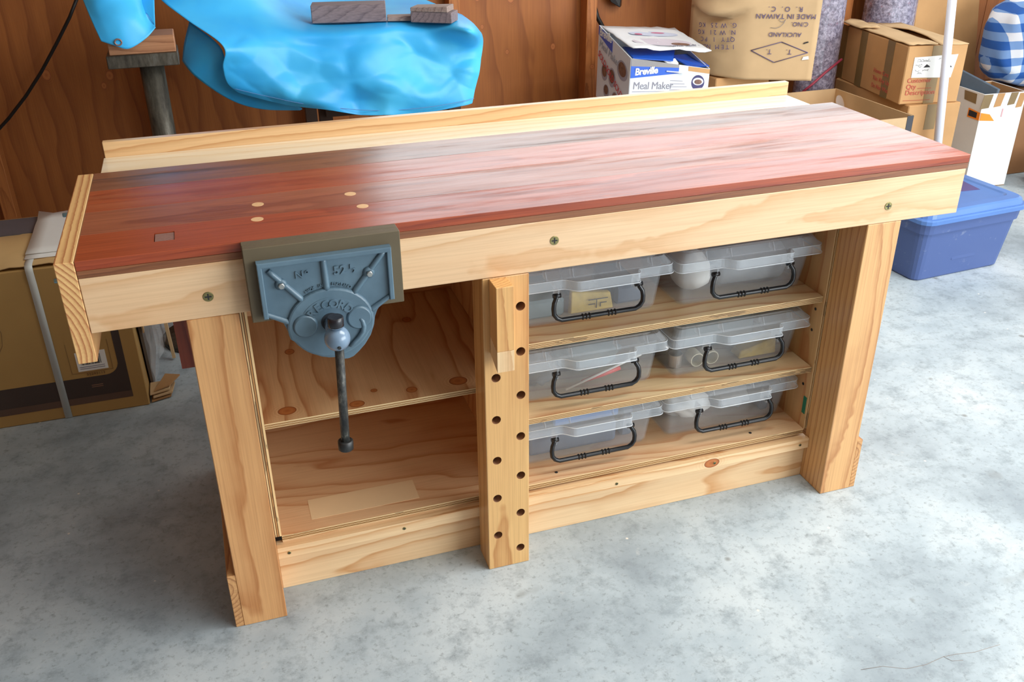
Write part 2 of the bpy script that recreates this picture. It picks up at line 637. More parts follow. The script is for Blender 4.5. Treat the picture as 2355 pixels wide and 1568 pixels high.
# window above the boxes
win = thing('window_1', (2.65, 2.65, 1.30), kind='structure')
fm = MB()
fm.box(.9, 4.4, 2.62, 2.68, 1.30, 1.35).box(.9, 4.4, 2.62, 2.68, 2.15, 2.20)
for x in (.9, 4.35): fm.box(x, x + .05, 2.621, 2.679, 1.35, 2.15)
white_paint = plain('white_paint', srgb(232, 232, 228), 0.4, var=0.01)
fm.build('window_frame', white_paint, win)
glass = NT('window_glass').fin((0.9, 0.95, 0.95, 1), 0.02, alpha=0.12)
MB().box(.95, 4.35, 2.648, 2.653, 1.35, 2.15).build('pane', glass, win)

lining = plain('ceiling_board', srgb(214, 208, 196), 0.8, var=0.03)
tag(MB().box(-2.6, 6.2, -5.2, 2.8, 2.70, 2.76).build('ceiling', lining), kind='structure')
tag(MB().box(-2.6, 1.3, -5.26, -5.2, 0, 2.7).build('wall_front', plain('front_wall_board', srgb(150, 100, 58), 0.7, var=.06)), kind='structure')  # unseen wall added to keep sky light off the left side
tag(MB().box(-2.66, -2.6, -5.2, 2.8, 0, 2.7).build('wall_left', plain('left_wall_board', srgb(150, 100, 58), 0.7, var=.06)), kind='structure')

# ================================================================== workbench
bench = thing('workbench', (0.95, 0.33, 0),
              'long wooden workbench with a red hardwood top, pale pine apron and open plywood cabinet', 'workbench')
BO = LOC['workbench']
H, TT, AP = 0.9, 0.0324, 0.1074
ZA = H - TT                 # top of apron
ZB = ZA - AP                # bottom of apron
Ln, Dp = 1.9014, 0.528
joints = [0.0, 0.132, 0.262, 0.398, Dp]
pcol = [(srgb(170, 78, 44), srgb(126, 46, 24), (srgb(96, 36, 22), .56, .74, .75, 30.0)),
        (srgb(162, 94, 66), srgb(124, 62, 42), (srgb(92, 54, 44), .52, .72, .7, 26.0)),
        (srgb(172, 82, 48), srgb(136, 54, 28), (srgb(172, 104, 70), .5, .72, .6, 22.0)),
        (srgb(138, 90, 66), srgb(104, 62, 44), (srgb(74, 58, 54), .50, .66, .85, 18.0))]
planks = []
for i in range(4):
    l, d, s = pcol[i]
    m = board('red_hardwood_%d' % i, 'X', (joints[i] + .05, H - .4), BO, light=l, dark=d, seed=50 + i, rings=14, tilt=(.01, .015), distort=3, rough=.36, coat=.5, patchy=True,
              coat_rough=.2, fibre=.42, streak=s, spec=.4)
    p = MB().box(0, Ln, joints[i] + .0002, joints[i + 1] - .0002, ZA if i else .8815, H, bev=.0009).build('plank', m, bench,
        label=('deep red hardwood plank along the front edge', 'brown hardwood plank second from the front', 'orange red hardwood plank third from the front', 'grey brown hardwood plank beside the pine tray')[i])
    planks.append(p)
MB().box(0, Ln - .001, .0004, joints[1] - .0004, ZA, .8812, bev=.0006).build('lower_layer', board('red_hardwood_low', 'X', (.3, .5), BO, light=srgb(150, 96, 62), dark=srgb(112, 66, 42), seed=58, rings=16, rough=.5, fibre=.4), bench, label='duller brown lower layer of the front plank')
# bench dog in its pocket
pk = MB().box(.131, .167, .053, .098, H - .04, H + .02)
carve(planks[0], [pk])
MB().box(.1322, .1665, .0545, .0965, .8818, H - .0012, bev=.0006).build('bench_dog', board('dog_wood', 'Z', (.151, .074), BO, light=srgb(150, 110, 98), dark=srgb(112, 78, 68), seed=60, rings=60, rough=.6), planks[0],
        label='greyish square dog peg flush in the red plank')
plug = plain('plug_wood', srgb(226, 182, 132), 0.4, var=.05, sc=120)
for i, (x, y) in enumerate(((.319, .111), (.524, .117), (.327, .198), (.513, .200))):
    MB().cyl((x, y, H - .01), (x, y, H + .0004), .0118, n=28).build('dowel_plug', plug, planks[0 if i < 2 else 1], label='pale round dowel plug')
# end cap
MB().box(-.0335, -.0008, -.0005, Dp, .703, H, bev=.0012).build('end_plate', board('end_pine', 'Y', (-.20, .73), BO, light=srgb(238, 194, 130), dark=srgb(172, 98, 56), seed=61, rings=34, tilt=(.0, .0), fibre=.12, rough=.45, distort=.25, late=.6),
        bench, label='thick pine end board with bold growth rings')
rod = plain('zinc_rod', srgb(150, 190, 206), .35, metal=.7)
for y, z in ((.10, .83), (.36, .868)):
    MB().cyl((-.033, y, z), (-.056, y, z), .0045, n=12, bev=.001).build('threaded_rod', rod, bench, label='blue zinc rod end poking out of the end board')
# apron
apron = MB().box(0.0, Ln - .004, 0, .04, ZB, ZA - .0006, bev=.0012).build('apron', board('apron_pine', 'X', (.10, .79), BO, light=srgb(234, 199, 158), dark=srgb(212, 162, 112), seed=62, rings=15, tilt=(.018, .03), distort=2.4, rough=.4, fibre=.2, contrast=.75), bench,
        label='pale pine apron board under the red top')


def screw(x, y, z, r, mat, parent, name='screw', nrm='y'):
    mb = MB()
    if nrm == 'y':
        mb.cyl((x, y + .002, z), (x, y - .0012, z), r, n=18, bev=.0006)
        o = mb.build(name, mat, parent)
        k = MB().box(x - r * .62, x + r * .62, y - .0016, y - .0011, z - r * .14, z + r * .14)
        k.box(x - r * .14, x + r * .14, y - .0017, y - .0011, z - r * .62, z + r * .62)
    else:
        mb.cyl((x, y, z - .002), (x, y, z + .0008), r, n=18, bev=.0004)
        o = mb.build(name, mat, parent)
        k = MB().box(x - r * .6, x + r * .6, y - r * .14, y + r * .14, z + .0007, z + .0012)
        k.box(x - r * .14, x + r * .14, y - r * .6, y + r * .6, z + .0007, z + .0013)
    if parent.parent is None: k.build('cross_slot', black_ink, o)
    else:
        # already a sub-part: keep the slot in the same mesh
        me = o.data
        bm = bmesh.new()
        bm.from_mesh(me)
        off = LOC[o.name]
        n0 = len(bm.faces)
        for vv in k.bm.verts: vv.co -= off
        tmp = D.meshes.new('t')
        k.bm.to_mesh(tmp)
        k.bm.free()
        bm.from_mesh(tmp)
        D.meshes.remove(tmp)
        bm.faces.ensure_lookup_table()
        for f in bm.faces[n0:]: f.material_index = 1
        bm.to_mesh(me)
        bm.free()
        me.materials.append(black_ink)
    return o


for x, z in ((.209, .802), (.888, .823), (1.698, .800)): screw(x, 0, z, .0098, brass, apron, 'coach_screw')
# tool tray and back stop
MB().box(.013, 1.838, Dp + .0005, .6555, .868, .8975, bev=.001).build('tray_board', board('tray_pine', 'X', (.55, .83), BO, light=srgb(250, 238, 212), dark=srgb(232, 204, 158), seed=63, rings=14, tilt=(.01, .02), rough=.32, coat=.4, fibre=.15, contrast=.7), bench,
        label='pale pine tray board behind the red top')
MB().box(.016, 1.842, .656, .676, .86, .9335, bev=.0012).build('back_stop', board('backstop_pine', 'X', (.70, .80), BO, light=srgb(228, 188, 138), dark=srgb(196, 142, 88), seed=64, rings=14, tilt=(.02, .03), rough=.35, coat=.3, fibre=.15), bench,
        label='upright pine strip along the rear edge')
# legs
lm1 = board('leg_pine_left', 'Z', (.19, .10), BO, light=OL, dark=OD, seed=65, rings=10, tilt=(.06, .05), distort=4, rough=.38, coat=.2)
lm2 = board('leg_pine_right', 'Z', (1.66, .14), BO, light=srgb(222, 172, 114), dark=srgb(178, 118, 66), seed=66, rings=18, tilt=(.01, .015), distort=3, rough=.38, coat=.2)
MB().box(.1632, .2575, .0, .0988, 0, ZB - .0006, bev=.0015).build('leg', lm1, bench)
MB().box(1.6527, 1.7436, .0, .0988, 0, ZB - .0006, bev=.0015).build('leg', lm2, bench)
MB().box(.1632, .2575, .556, .655, 0, ZA, bev=.0015).build('leg', lm1, bench)
MB().box(1.6527, 1.7436, .556, .655, 0, ZA, bev=.0015).build('leg', lm2, bench)
for nm, x0, x1, h in (('l', .1455, .1630, .145), ('r', 1.7438, 1.760, .150)):
    MB().box(x0, x1, .001, .654, 0, h, bev=.001).build('end_rail', board('end_rail_' + nm, 'Y', (x0 - .02, .11), BO, light=srgb(216, 164, 108), dark=srgb(150, 92, 52), seed=67, rings=30, tilt=(.0, .0)), bench)
MB().box(.126, .1628, .19, .235, .562, ZA, bev=.001).build('hanging_cleat', board('red_cleat', 'Z', (.1, .1), BO, light=srgb(186, 84, 42), dark=srgb(136, 50, 24), seed=68, rings=20, rough=.35, coat=.3), bench,
        label='dark red hardwood cleat hanging behind the left leg')
MB().box(.30, 1.60, .3, .36, .80, ZA - .0005).build('bearer', lm2, bench)
# plywood cabinet
YF, YB = .0992, .655
veneer = dict(light=srgb(232, 190, 142), dark=srgb(192, 130, 82), rough=.4, coat=.12, fibre=.15, distort=9.0)


def ply(name, x0, x1, y0, y1, z0, z1, ax, grain, seed, label=None, knots=(), pith=None, rings=6.0, edge_n=5, **kw):
    v = dict(veneer)
    v.update(kw)
    mid = {'X': ((y0 + y1) / 2 + .05, z0 - .12), 'Y': (x0 - .12, (z0 + z1) / 2), 'Z': (x0 - .12, (y0 + y1) / 2)}[grain]
    if ax == 2 and grain == 'Y': mid = ((x0 + x1) / 2, z0 - .12)
    face = board('veneer_%d' % seed, grain, pith or mid, BO, seed=seed, rings=rings, tilt=(.07, .09), knots=wood_obj_knots(bench, knots), **v)
    lo = (x0, y0, z0)[ax] - BO[ax]
    th = (x1 - x0, y1 - y0, z1 - z0)[ax]
    eg = ply_edge('ply_edge_%d' % seed, ax, lo, th, grain if 'XYZ'[ax] != grain else 'X', edge_n)
    return MB().box(x0, x1, y0, y1, z0, z1, edge_axis=ax).build(name, [face, eg], bench, label=label)


ply('side_panel', .2500, .2725, YF, YB, .1472, ZB - .003, 0, 'Z', 70)
ply('side_panel', 1.6450, 1.6600, YF, YB, .1472, ZB - .003, 0, 'Z', 71, light=srgb(214, 172, 120))
ply('divider_panel', .828, .8425, YF + .005, YB, .1472, ZB - .003, 0, 'Z', 72)
ply('cabinet_floor', .2725, 1.6449, YF, YB, .1335, .1470, 2, 'X', 73, rings=7.0, light=srgb(236, 198, 154), dark=srgb(204, 144, 98))
ply('back_panel', .2725, 1.6395, YB, YB + .009, .127, ZB + .06, 1, 'X', 74)
ply('shelf', .2730, .8275, YF + .006, YB - .001, .4315, .4445, 2, 'Y', 75, label='knotty plywood shelf behind the vise', rings=5.5,
    knots=((.325, .146, .4445, .020, 1, 1.15, 1), (.713, .150, .4445, .021, 1, 1.1, 1), (.603, .146, .4445, .013, 1, 1, 1), (.521, .170, .4445, .008, 1, 1, 1), (.475, .125, .4445, .017, 1, 1.2, 1), (.669, .499, .4445, .012, 1, .8, 1), (.36, .42, .4445, .012, 1, .8, 1)))
ply('shelf', .8430, 1.6440, YF + .006, YB - .001, .520, .535, 2, 'X', 76, label='upper plywood shelf in the right compartment', light=srgb(234, 204, 156), edge_n=7)
ply('shelf', .8430, 1.6440, YF + .006, YB - .001, .319, .334, 2, 'X', 77, label='middle plywood shelf in the right compartment', light=srgb(238, 212, 166), edge_n=7)
MB().box(.345, .602, .137, .214, .1469, .1474).build('veneer_patch', plain('patch_veneer', srgb(240, 210, 166), .4, var=.03), bench, label='paler rectangular patch on the cabinet floor')  # thin pale sheet standing in for a glossy reflection on the plywood
MB().box(.2730, .845, YF + .003, YF + .018, .1008, .1333).build('front_batten', board('batten', 'X', (.1, .05), BO, light=PL, dark=PD, seed=78), bench)
# kick rail and strip
kick = MB().box(.2575, 1.6527, .0935, .112, 0.0, .1268, bev=.001).build('kick_rail', board('kick_pine', 'X', (.16, .02), BO, light=srgb(240, 207, 162), dark=srgb(208, 152, 98), seed=79, rings=11, tilt=(.03, .035), distort=5, fibre=.15, rough=.4), bench)
strip = MB().box(.2577, 1.6525, .0785, .0933, .0985, .1290, bev=.0008).build('kick_strip', board('strip_pine', 'X', (.05, .06), BO, light=srgb(240, 206, 160), dark=srgb(210, 156, 102), seed=80, rings=13, tilt=(.015, .02), fibre=.15, rough=.4,
        knots=wood_obj_knots(bench, [(1.362, .0785, .114, .0135, .62, .3, 1.0)])), bench)
for x in (.283, .55, 1.094, 1.370, 1.626): screw(x, .0785, .1125, .0042, brass, strip)
for x in (.95, 1.5): screw(x, .128, .1470, .0042, dark_steel, bench, nrm='z')
sp = bpy.data.objects['side_panel.001'] if 'side_panel.001' in D.objects else bench
for y, z in ((.128, .49), (.13, .43), (.13, .27)):
    MB().cyl((1.646, y, z), (1.6442, y, z), .004, n=12).build('screw', dark_steel, bench)
MB().box(1.6436, 1.6449, .105, .118, .190, .240).build('paint_smear', plain('green_paint', srgb(24, 120, 92), .5), bench, label='green paint smear on the right side panel')

# ---------------------------------------------------------------- board jack (drilled post)
jack = thing('board_jack', (.784, .038, 0), 'drilled pine post with two rows of holes standing under the apron', 'board jack')
jm = board('jack_pine', 'Z', (.775, -.06), LOC['board_jack'], light=srgb(230, 184, 120), dark=srgb(186, 126, 68), seed=81, rings=9, tilt=(.02, .03), distort=3.5, rough=.36, coat=.3)
post = MB().box(.7335, .8338, .0, .0760, 0, ZB - .0012, bev=.0015).build('post', [jm, plain('drilled_wood', srgb(120, 72, 36), .7, var=.15, sc=80)], jack)  # second material paints shade into the drilled holes
cut = MB()
for x, z in ((.759, .525), (.758, .419), (.758, .311), (.757, .206), (.757, .099), (.815, .687), (.815, .580), (.815, .472), (.814, .365), (.814, .258), (.813, .152), (.812, .048)):
    cut.cyl((x, -.02, z), (x, .072, z), .0103, n=24, mi=1)
carve(post, [cut])
pm = board('peg_pine', 'Z', (.74, .03), LOC['board_jack'], light=srgb(226, 176, 112), dark=srgb(190, 132, 76), seed=82, rings=30, tilt=(.0, .0), rough=.42, late=.6)
pm2 = board('peg_pine_pale', 'Z', (.74, .03), LOC['board_jack'], light=srgb(238, 206, 160), dark=srgb(206, 160, 112), seed=83, rings=36, tilt=(.0, .0), rough=.5, late=.6)
peg = thing('support_peg_x', (0, 0, 0))
D.objects.remove(peg)
pg = MB()
pg.hull8([(.7475, -.0006, .630), (.7475, -.050, .6145), (.7845, -.050, .6145), (.7845, -.0006, .630)], [(.7475, -.0006, .7585), (.7475, -.050, .7585), (.7845, -.050, .7585), (.7845, -.0006, .7585)], bev=.0008)
pg.build('support_block', pm, jack, label='pine block fixed to the front of the post')
MB().hull8([(.7475, -.0006, .588), (.7475, -.050, .566), (.7845, -.050, .566), (.7845, -.0006, .588)], [(.7475, -.0006, .6296), (.7475, -.050, .6140), (.7845, -.050, .6140), (.7845, -.0006, .6296)], bev=.0006).build('block_tip', pm2, jack, label='paler raw lower end of the block')

# ---------------------------------------------------------------- vise
vise = thing('bench_vise', (.42, -.03, .654), 'blue grey cast iron bench vise with brown jaw liners and hanging handle', 'vise')
liner = plain('brown_liner', srgb(98, 86, 64), .5, var=.05, sc=12)
blue = NT('blue_enamel')
bn = blue.noise(blue.obj(), 60, 3)
blue.bump(bn, .12, .001)
blue = blue.fin(blue.ramp(blue.noise(blue.obj(), 14, 4), [(.3, srgb(78, 102, 118)), (.7, srgb(96, 122, 138))]), .38, coat=.25, coat_rough=.2)
MB().box(.2795, .5645, -.0199, -.0003, .7555, .9005, bev=.0012).build('jaw_liner', liner, vise)
MB().box(.2800, .5650, -.0402, -.0203, .7545, .9005, bev=.0012).build('jaw_liner', liner, vise)
outl = [(.300, .876), (.544, .877), (.544, .770), (.531, .769), (.519, .761), (.510, .749), (.505, .737), (.502, .720), (.494, .699), (.481, .680), (.468, .667), (.457, .658), (.447, .655), (.436, .6555), (.423, .662),
        (.410, .6635), (.396, .668), (.373, .681), (.354, .700), (.343, .719), (.338, .738), (.333, .752), (.318, .762), (.300, .766)]
jaw = MB().prism(outl[::-1], -.0495, -.0404, bev=.0015).build('front_jaw', blue, vise)
rim = MB()
for a, b in (((.300, .8715), (.544, .8725)), ((.3045, .766), (.3045, .8765)), ((.5395, .7705), (.5395, .877))):
    if abs(a[0] - b[0]) > abs(a[1] - b[1]): rim.prism([(a[0], a[1] - .0052), (b[0], b[1] - .0052), (b[0], b[1] + .0046), (a[0], a[1] + .0046)], -.0585, -.0494, bev=.0018)
    else: rim.prism([(a[0] - .0045, a[1]), (b[0] + .0045, a[1]), (b[0] + .0045, b[1]), (a[0] - .0045, b[1])], -.0584, -.0494, bev=.0018)
rim.build('rim', blue, jaw)
cb = (.4210, .7370)
boss = MB()
bp = []
for k in range(44):
    a = 2 * PI * k / 44
    r = .0815 if math.sin(a) > -.35 else .0765
    x, z = cb[0] + r * math.cos(a), cb[1] + .9 * r * math.sin(a)
    bp.append((x, z))
boss.prism(bp, -.0570, -.0494, bev=.004)
boss.build('hub_boss', blue, jaw)


def rib(p, q, r0, r1, y=-.0505):
    n = 8
    pts = [Vector((p[0] + (q[0] - p[0]) * i / n, y, p[1] + (q[1] - p[1]) * i / n)) for i in range(n + 1)]
    return MB().tube(pts, [r0 + (r1 - r0) * i / n for i in range(n + 1)], 12)


for p, q, r0, r1 in (((.4185, .871), (.4195, .807), .0058, .0066), ((.319, .8585), (.375, .790), .0052, .0062), ((.533, .871), (.466, .790), .0056, .0062), ((.303, .7745), (.345, .751), .0045, .0058), ((.537, .7765), (.497, .752), .0045, .0058)):
    rib(p, q, r0, r1).build('rib', blue, jaw)
for x, z in ((.339, .829), (.500, .830)):
    MB().cyl((x, -.049, z), (x, -.0565, z), .0115, .0095, n=20, bev=.002).build('bolt_pad', blue, jaw)
    b = MB().cyl((x, -.056, z), (x, -.0625, z), .0062, n=6, bev=.0012).build('bolt', steel, vise, label='bright zinc bolt head')
for cx, cz, r in ((.3725, .7415, .0235), (.4735, .7440, .0245)):
    MB().cyl((cx, -.055, cz), (cx, -.0625, cz), r, r - .002, n=36, bev=.002).build('guide_cap', blue, jaw)
hk = [(.474, .7425), (.4785, .737), (.4805, .726), (.478, .714), (.470, .703), (.460, .694), (.450, .687)]
MB().tube([(x, -.0605, z) for x, z in hk], [.003, .0045, .005, .005, .0045, .004, .003], 12).build('hook_rib', blue, jaw)
MB().prism([(.3, .0), (.3, .0), (.3, .0)], 0, 1) if False else None
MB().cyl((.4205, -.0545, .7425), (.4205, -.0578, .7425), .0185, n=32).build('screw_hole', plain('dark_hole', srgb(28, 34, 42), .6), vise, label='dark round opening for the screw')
hub = MB().cyl((.4215, -.05, .7400), (.4225, -.100, .7365), .0150, .0165, n=24)
hub.ball((.4228, -.112, .7345), .0240, 32)
hub.cyl((.4226, -.112, .7580), (.4226, -.112, .7602), .0135, n=24)
hub.build('screw_boss', plain('light_blue_steel', srgb(118, 142, 166), .25, var=.03, coat=.5), vise, label='lighter blue grey ball at the screw end')
MB().cyl((.4222, -.1335, .7265), (.4222, -.1365, .7255), .0035, n=12).build('grub_screw', dark_steel, vise)
t = NT('worn_rod')
worn = t.fin(t.ramp(t.noise(t.obj(sc=(1, 1, .5)), 90, 5, .7), [(.4, srgb(52, 53, 54)), (.58, srgb(84, 84, 80)), (.72, srgb(150, 148, 138))]), .5, metal=.5)
MB().cyl((.4242, -.112, .7120), (.4170, -.112, .5060), .0086, n=20).build('handle_bar', worn, vise, label='worn dark steel handle bar')
MB().cyl((.4226, -.112, .7590), (.4230, -.112, .7790), .0152, n=28, bev=.002).build('handle_knob', plain('black_knob', srgb(40, 40, 46), .22, var=.1), vise)
MB().cyl((.4172, -.112, .5120), (.4164, -.112, .4910), .0150, n=28, bev=.002).build('handle_knob', dark_steel, vise)
tx = lambda s, size, x, z, a=0.0, y=-.0497, ext=.0028, nm='raised_letter', al='CENTER', b=.0: text(nm, s, size, (x, y, z), (math.cos(a), 0, math.sin(a)), (-math.sin(a), 0, math.cos(a)), blue, jaw, ext=ext, align=al, bold=b)
tx('N', .021, .373, .836)
tx('o', .013, .387, .844)
tx('52', .024, .447, .834, b=.0006)
tx('1', .011, .4665, .843)
tx('2', .011, .4725, .834)
MB().box(.464, .475, -.0512, -.0494, .8412, .8422).build('raised_letter', blue, jaw)


def arc(s, size, R0, a0, a1, y, bold=.0):
    for i, ch in enumerate(s):
        if ch == ' ': continue
        a = a0 + (a1 - a0) * i / (len(s) - 1)
        tx(ch, size, cb[0] + R0 * math.sin(a), cb[1] - .004 + R0 * math.cos(a), -a, y=y, b=bold)


arc('RECORD', .0225, .0400, R(-46), R(46), -.0572, .0007)
arc('MADE IN', .0085, .0815, R(-27), R(-7), -.0497)
arc('ENGLAND', .0085, .0815, R(7), R(29), -.0497)
for s, a in ((-1, .393), (1, .448)): pass
pl_ = [(cb[0] + r * math.sin(a), cb[1] - .004 + r * math.cos(a)) for r, aa in ((.0375, range(-58, 59, 8)), (.0600, range(58, -59, -8))) for a in [R(k) for k in aa]]
MB().prism(pl_, -.0578, -.0565).build('name_band', blue, jaw)

# ================================================================== storage tubs
clear = NT('clear_polypropylene')
clear = clear.fin((0.88, 0.92, 0.96, 1), 0.18, alpha=0.10, spec=0.7)
clear_lid = NT('clear_polypropylene_lid')
clear_lid = clear_lid.fin((0.88, 0.94, 1.0, 1), 0.16, alpha=0.17, spec=0.8)


glint = NT('bright_bead').fin((.92, .96, 1, 1), .25, alpha=.55)  # whitish colour for thin tubes that imitate highlights along the lid edges


def make_tub(loc):
    tb = thing('storage_tub', loc)
    X, Y, Z = loc
    W, DP, HB = .394, .300, .136
    # body: outer and inner skin
    lv = [(0.0, .040, .372, .056, .262), (.010, .034, .376, .050, .266), (.118, .020, .380, .026, .282), (.122, .014, .384, .020, .286), (.126, .014, .384, .020, .286)]
    inn = [(.126, .0225, .3775, .0285, .2795), (.012, .0365, .3735, .0525, .2635), (.0025, .043, .369, .059, .259)]
    L = [rrect(X + a, X + b, Y + c, Y + d, .016, Z + z) for z, a, b, c, d in lv] + [rrect(X + a, X + b, Y + c, Y + d, .0145, Z + z) for z, a, b, c, d in inn]
    body = MB().loops(L, cap0=True, cap1=True).build('body', clear, tb)
    # lid outline with the wide clasp lip bulging out of the front edge

    def outline(ins, z, bulge):
        r = .016
        x0, x1, y0, y1 = X + ins, X + W - ins, Y + ins, Y + DP - ins
        pts = []
        arcp = lambda cx, cy, a0: [Vector((cx + r * math.cos(R(a0 + 22.5 * k)), cy + r * math.sin(R(a0 + 22.5 * k)), z)) for k in range(5)]
        pts += arcp(x0 + r, y0 + r, 180)
        for s in (0, .2, .4, .6, .8, 1.0):
            e = (3 * s * s - 2 * s * s * s)
            pts.append(Vector((X + .112 + .036 * s, y0 - bulge * e, z)))
        for s in (0, .33, .66, 1.0):
            pts.append(Vector((X + .292 + .008 * math.sin(s * PI / 2), y0 - bulge * (1 - (1 - math.cos(s * PI / 2))) if bulge else y0, z)))
        pts.append(Vector((X + .3005, y0, z)))
        pts += arcp(x1 - r, y0 + r, 270)
        pts += arcp(x1 - r, y1 - r, 0)
        pts += arcp(x0 + r, y1 - r, 90)
        return pts
    lid = MB()
    o = [outline(-.0015, Z + .112, .0235), outline(0, Z + .1135, .022), outline(.0015, Z + .134, .022)]
    lid.loops(o, cap0=False, cap1=False)
    lid.loops([outline(.0015, Z + .134, .022), outline(.004, Z + .1345, .0), outline(.018, Z + .1525, 0), outline(.030, Z + .1525, 0), outline(.033, Z + .1465, 0)], cap0=False, cap1=True)
    lid = lid.build('lid', clear_lid, tb)
    sm = lid.modifiers.new('wall', 'SOLIDIFY')
    sm.thickness = .0013
    for z_, r_ in ((.1128, .0011), (.1342, .0008)):
        ol = outline(-.0010 if z_ < .12 else .0015, Z + z_, .023)
        MB().tube(ol + ol[:1], r_, 6, cap=False).build('lid_bead', glint, lid)
    for x in (.075, .140, .255, .335):
        rb = MB().hull8([(X + x, Y + .003, Z + .1345), (X + x, Y + .030, Z + .1345), (X + x + .0022, Y + .030, Z + .1345), (X + x + .0022, Y + .003, Z + .1345)],
                 [(X + x, Y + .014, Z + .1530), (X + x, Y + .030, Z + .1530), (X + x + .0022, Y + .030, Z + .1530), (X + x + .0022, Y + .014, Z + .1530)])
        rb.build('lid_rib', clear_lid, lid)
    for x in (.100, .296):
        hg = MB().hull8([(X + x, Y - .001, Z + .084), (X + x, Y + .030, Z + .080), (X + x + .004, Y + .030, Z + .080), (X + x + .004, Y - .001, Z + .084)],
                 [(X + x, Y - .004, Z + .112), (X + x, Y + .026, Z + .112), (X + x + .004, Y + .026, Z + .112), (X + x + .004, Y - .004, Z + .112)])
        hg.build('handle_lug', clear_lid, body)
    # swing handle
    xl, xr, zt, zb, yf = X + .093, X + .307, Z + .098, Z + .040, Y + .004
    yf -= .003
    path = [(xl + .006, yf - .001, zt), (xl + .004, yf - .002, zt - .006), (xl - .002, yf - .006, zt - .016), (xl - .004, yf - .008, zt - .028), (xl - .003, yf - .009, zb + .016), (xl + .004, yf - .010, zb + .006), (xl + .015, yf - .010, zb)]
    path += [(X + .2, yf - .010, zb)]
    path += [(2 * X + .4 - p[0], p[1], p[2]) for p in path[-2::-1]]
    h = MB().tube(path, [.0054] * 3 + [.0056] * (len(path) - 6) + [.0054] * 3, 12)
    for s in (xl + .006, xr - .006): h.cyl((s - .009, yf - .001, zt), (s + .009, yf - .001, zt), .0056, n=14)
    h = h.build('handle', black_plastic, tb)
    for cx in (X + .168, X + .232):
        g = MB()
        for k in (-1, 0, 1): g.cyl((cx + k * .0085 - .0028, yf - .010, zb), (cx + k * .0085 + .0028, yf - .010, zb), .0078, n=14, bev=.0024)
        g.build('grip_ridge', black_rubber, h)
    return tb


proto = make_tub((1.243, .120, .5352))
spots = [((1.243, .120, .5352), 'clear tub on the upper shelf by the right side panel, holding a grey roll'),
         ((.846, .130, .5352), 'clear tub on the upper shelf beside the drilled post, holding a yellow packet'),
         ((1.243, .122, .3342), 'clear tub on the middle shelf by the right panel, holding a metal cup'),
         ((.846, .126, .3342), 'clear tub on the middle shelf beside the drilled post, holding a red stick'),
         ((1.243, .132, .1473), 'clear tub on the cabinet floor by the right side panel, holding white cloth'),
         ((.846, .128, .1473), 'clear tub on the cabinet floor beside the drilled post, holding dark blue cloth')]
tubs = []
for i, (p, lab) in enumerate(spots):
    o = proto if i == 0 else copy_tree(proto)
    o.location = p
    LOC[o.name] = Vector(p)
    tag(o, lab, 'storage tub', 'clear storage tubs with black handles')
    tubs.append(p)


# ---- what shows through the tubs
def blob(name, c, r, sc, mat, seed, label, cat, amp=.25, freq=3.0, zmin=None, group=None, sub=28):
    t = bmesh.new()
    bmesh.ops.create_uvsphere(t, u_segments=sub, v_segments=sub // 2, radius=1.0)
    for v in t.verts:
        n = mnoise.noise(v.co * freq * .5 + Vector((seed * 3.1, 0, 0)))
        k = 1 + amp * n + amp * .4 * mnoise.noise(v.co * freq * 1.7 + Vector((seed, 5, 0)))
        v.co = Vector((c[0] + v.co.x * r * sc[0] * k, c[1] + v.co.y * r * sc[1] * k, c[2] + v.co.z * r * sc[2] * k))
        if zmin is not None: v.co.z = max(v.co.z, zmin)
    for f in t.faces: f.smooth = True
    return top(MB().add(t).build(name, mat), label, cat, group)


grey_cloth = plain('grey_wrap', srgb(150, 156, 162), .6, var=.05)
pale_cloth = plain('white_cloth', srgb(214, 214, 210), .8, var=.03)
navy = plain('navy_cloth', srgb(78, 92, 112), .7, var=.1)
teal = plain('teal_grey', srgb(96, 116, 122), .6, var=.1)
yellow = plain('yellow_label', srgb(186, 158, 62), .5, var=.1, sc=40)
film = NT('clear_bag_film')
film = film.fin((.85, .87, .88, 1), .08, alpha=.13)
a = tubs[0]
blob('rolled_wrap', (a[0] + .105, a[1] + .14, a[2] + .056), .05, (1.0, 1.4, 1.0), pale_cloth, 1, 'pale roll at the end of the upper tub by the right panel', 'roll', .12, zmin=a[2] + .0035)
top(MB().cyl((a[0] + .165, a[1] + .135, a[2] + .058), (a[0] + .355, a[1] + .125, a[2] + .060), .052, n=32, bev=.012).build('rolled_sheet', grey_cloth), 'grey rolled sheet lying in the upper tub by the right panel', 'roll')
a = tubs[1]
blob('plastic_bag', (a[0] + .218, a[1] + .175, a[2] + .046), .045, (.95, 1.1, .8), film, 3, 'crumpled clear bag in the upper tub beside the drilled post', 'bag', .35, 5, zmin=a[2] + .0035)
yb = thing('yellow_packet', (a[0] + .215, a[1] + .075, a[2] + .004), 'yellow packet with dark line drawing inside the upper tub beside the post', 'packet')
MB().hull8([(a[0] + .16, a[1] + .066, a[2] + .012), (a[0] + .27, a[1] + .066, a[2] + .012), (a[0] + .27, a[1] + .086, a[2] + .004), (a[0] + .16, a[1] + .086, a[2] + .004)],
           [(a[0] + .165, a[1] + .075, a[2] + .064), (a[0] + .265, a[1] + .075, a[2] + .050), (a[0] + .265, a[1] + .090, a[2] + .050), (a[0] + .165, a[1] + .090, a[2] + .064)], bev=.002).build('packet_body', yellow, yb)
dr = MB()
for x0, x1, z0, z1 in ((.205, .255, .040, .042), (.225, .227, .018, .041), (.205, .222, .028, .030), (.235, .237, .020, .030), (.235, .252, .029, .031)):
    dr.box(a[0] + x0, a[0] + x1, a[1] + .0655, a[1] + .0665, a[2] + z0, a[2] + z1)
dr.build('line_drawing', black_ink, yb)
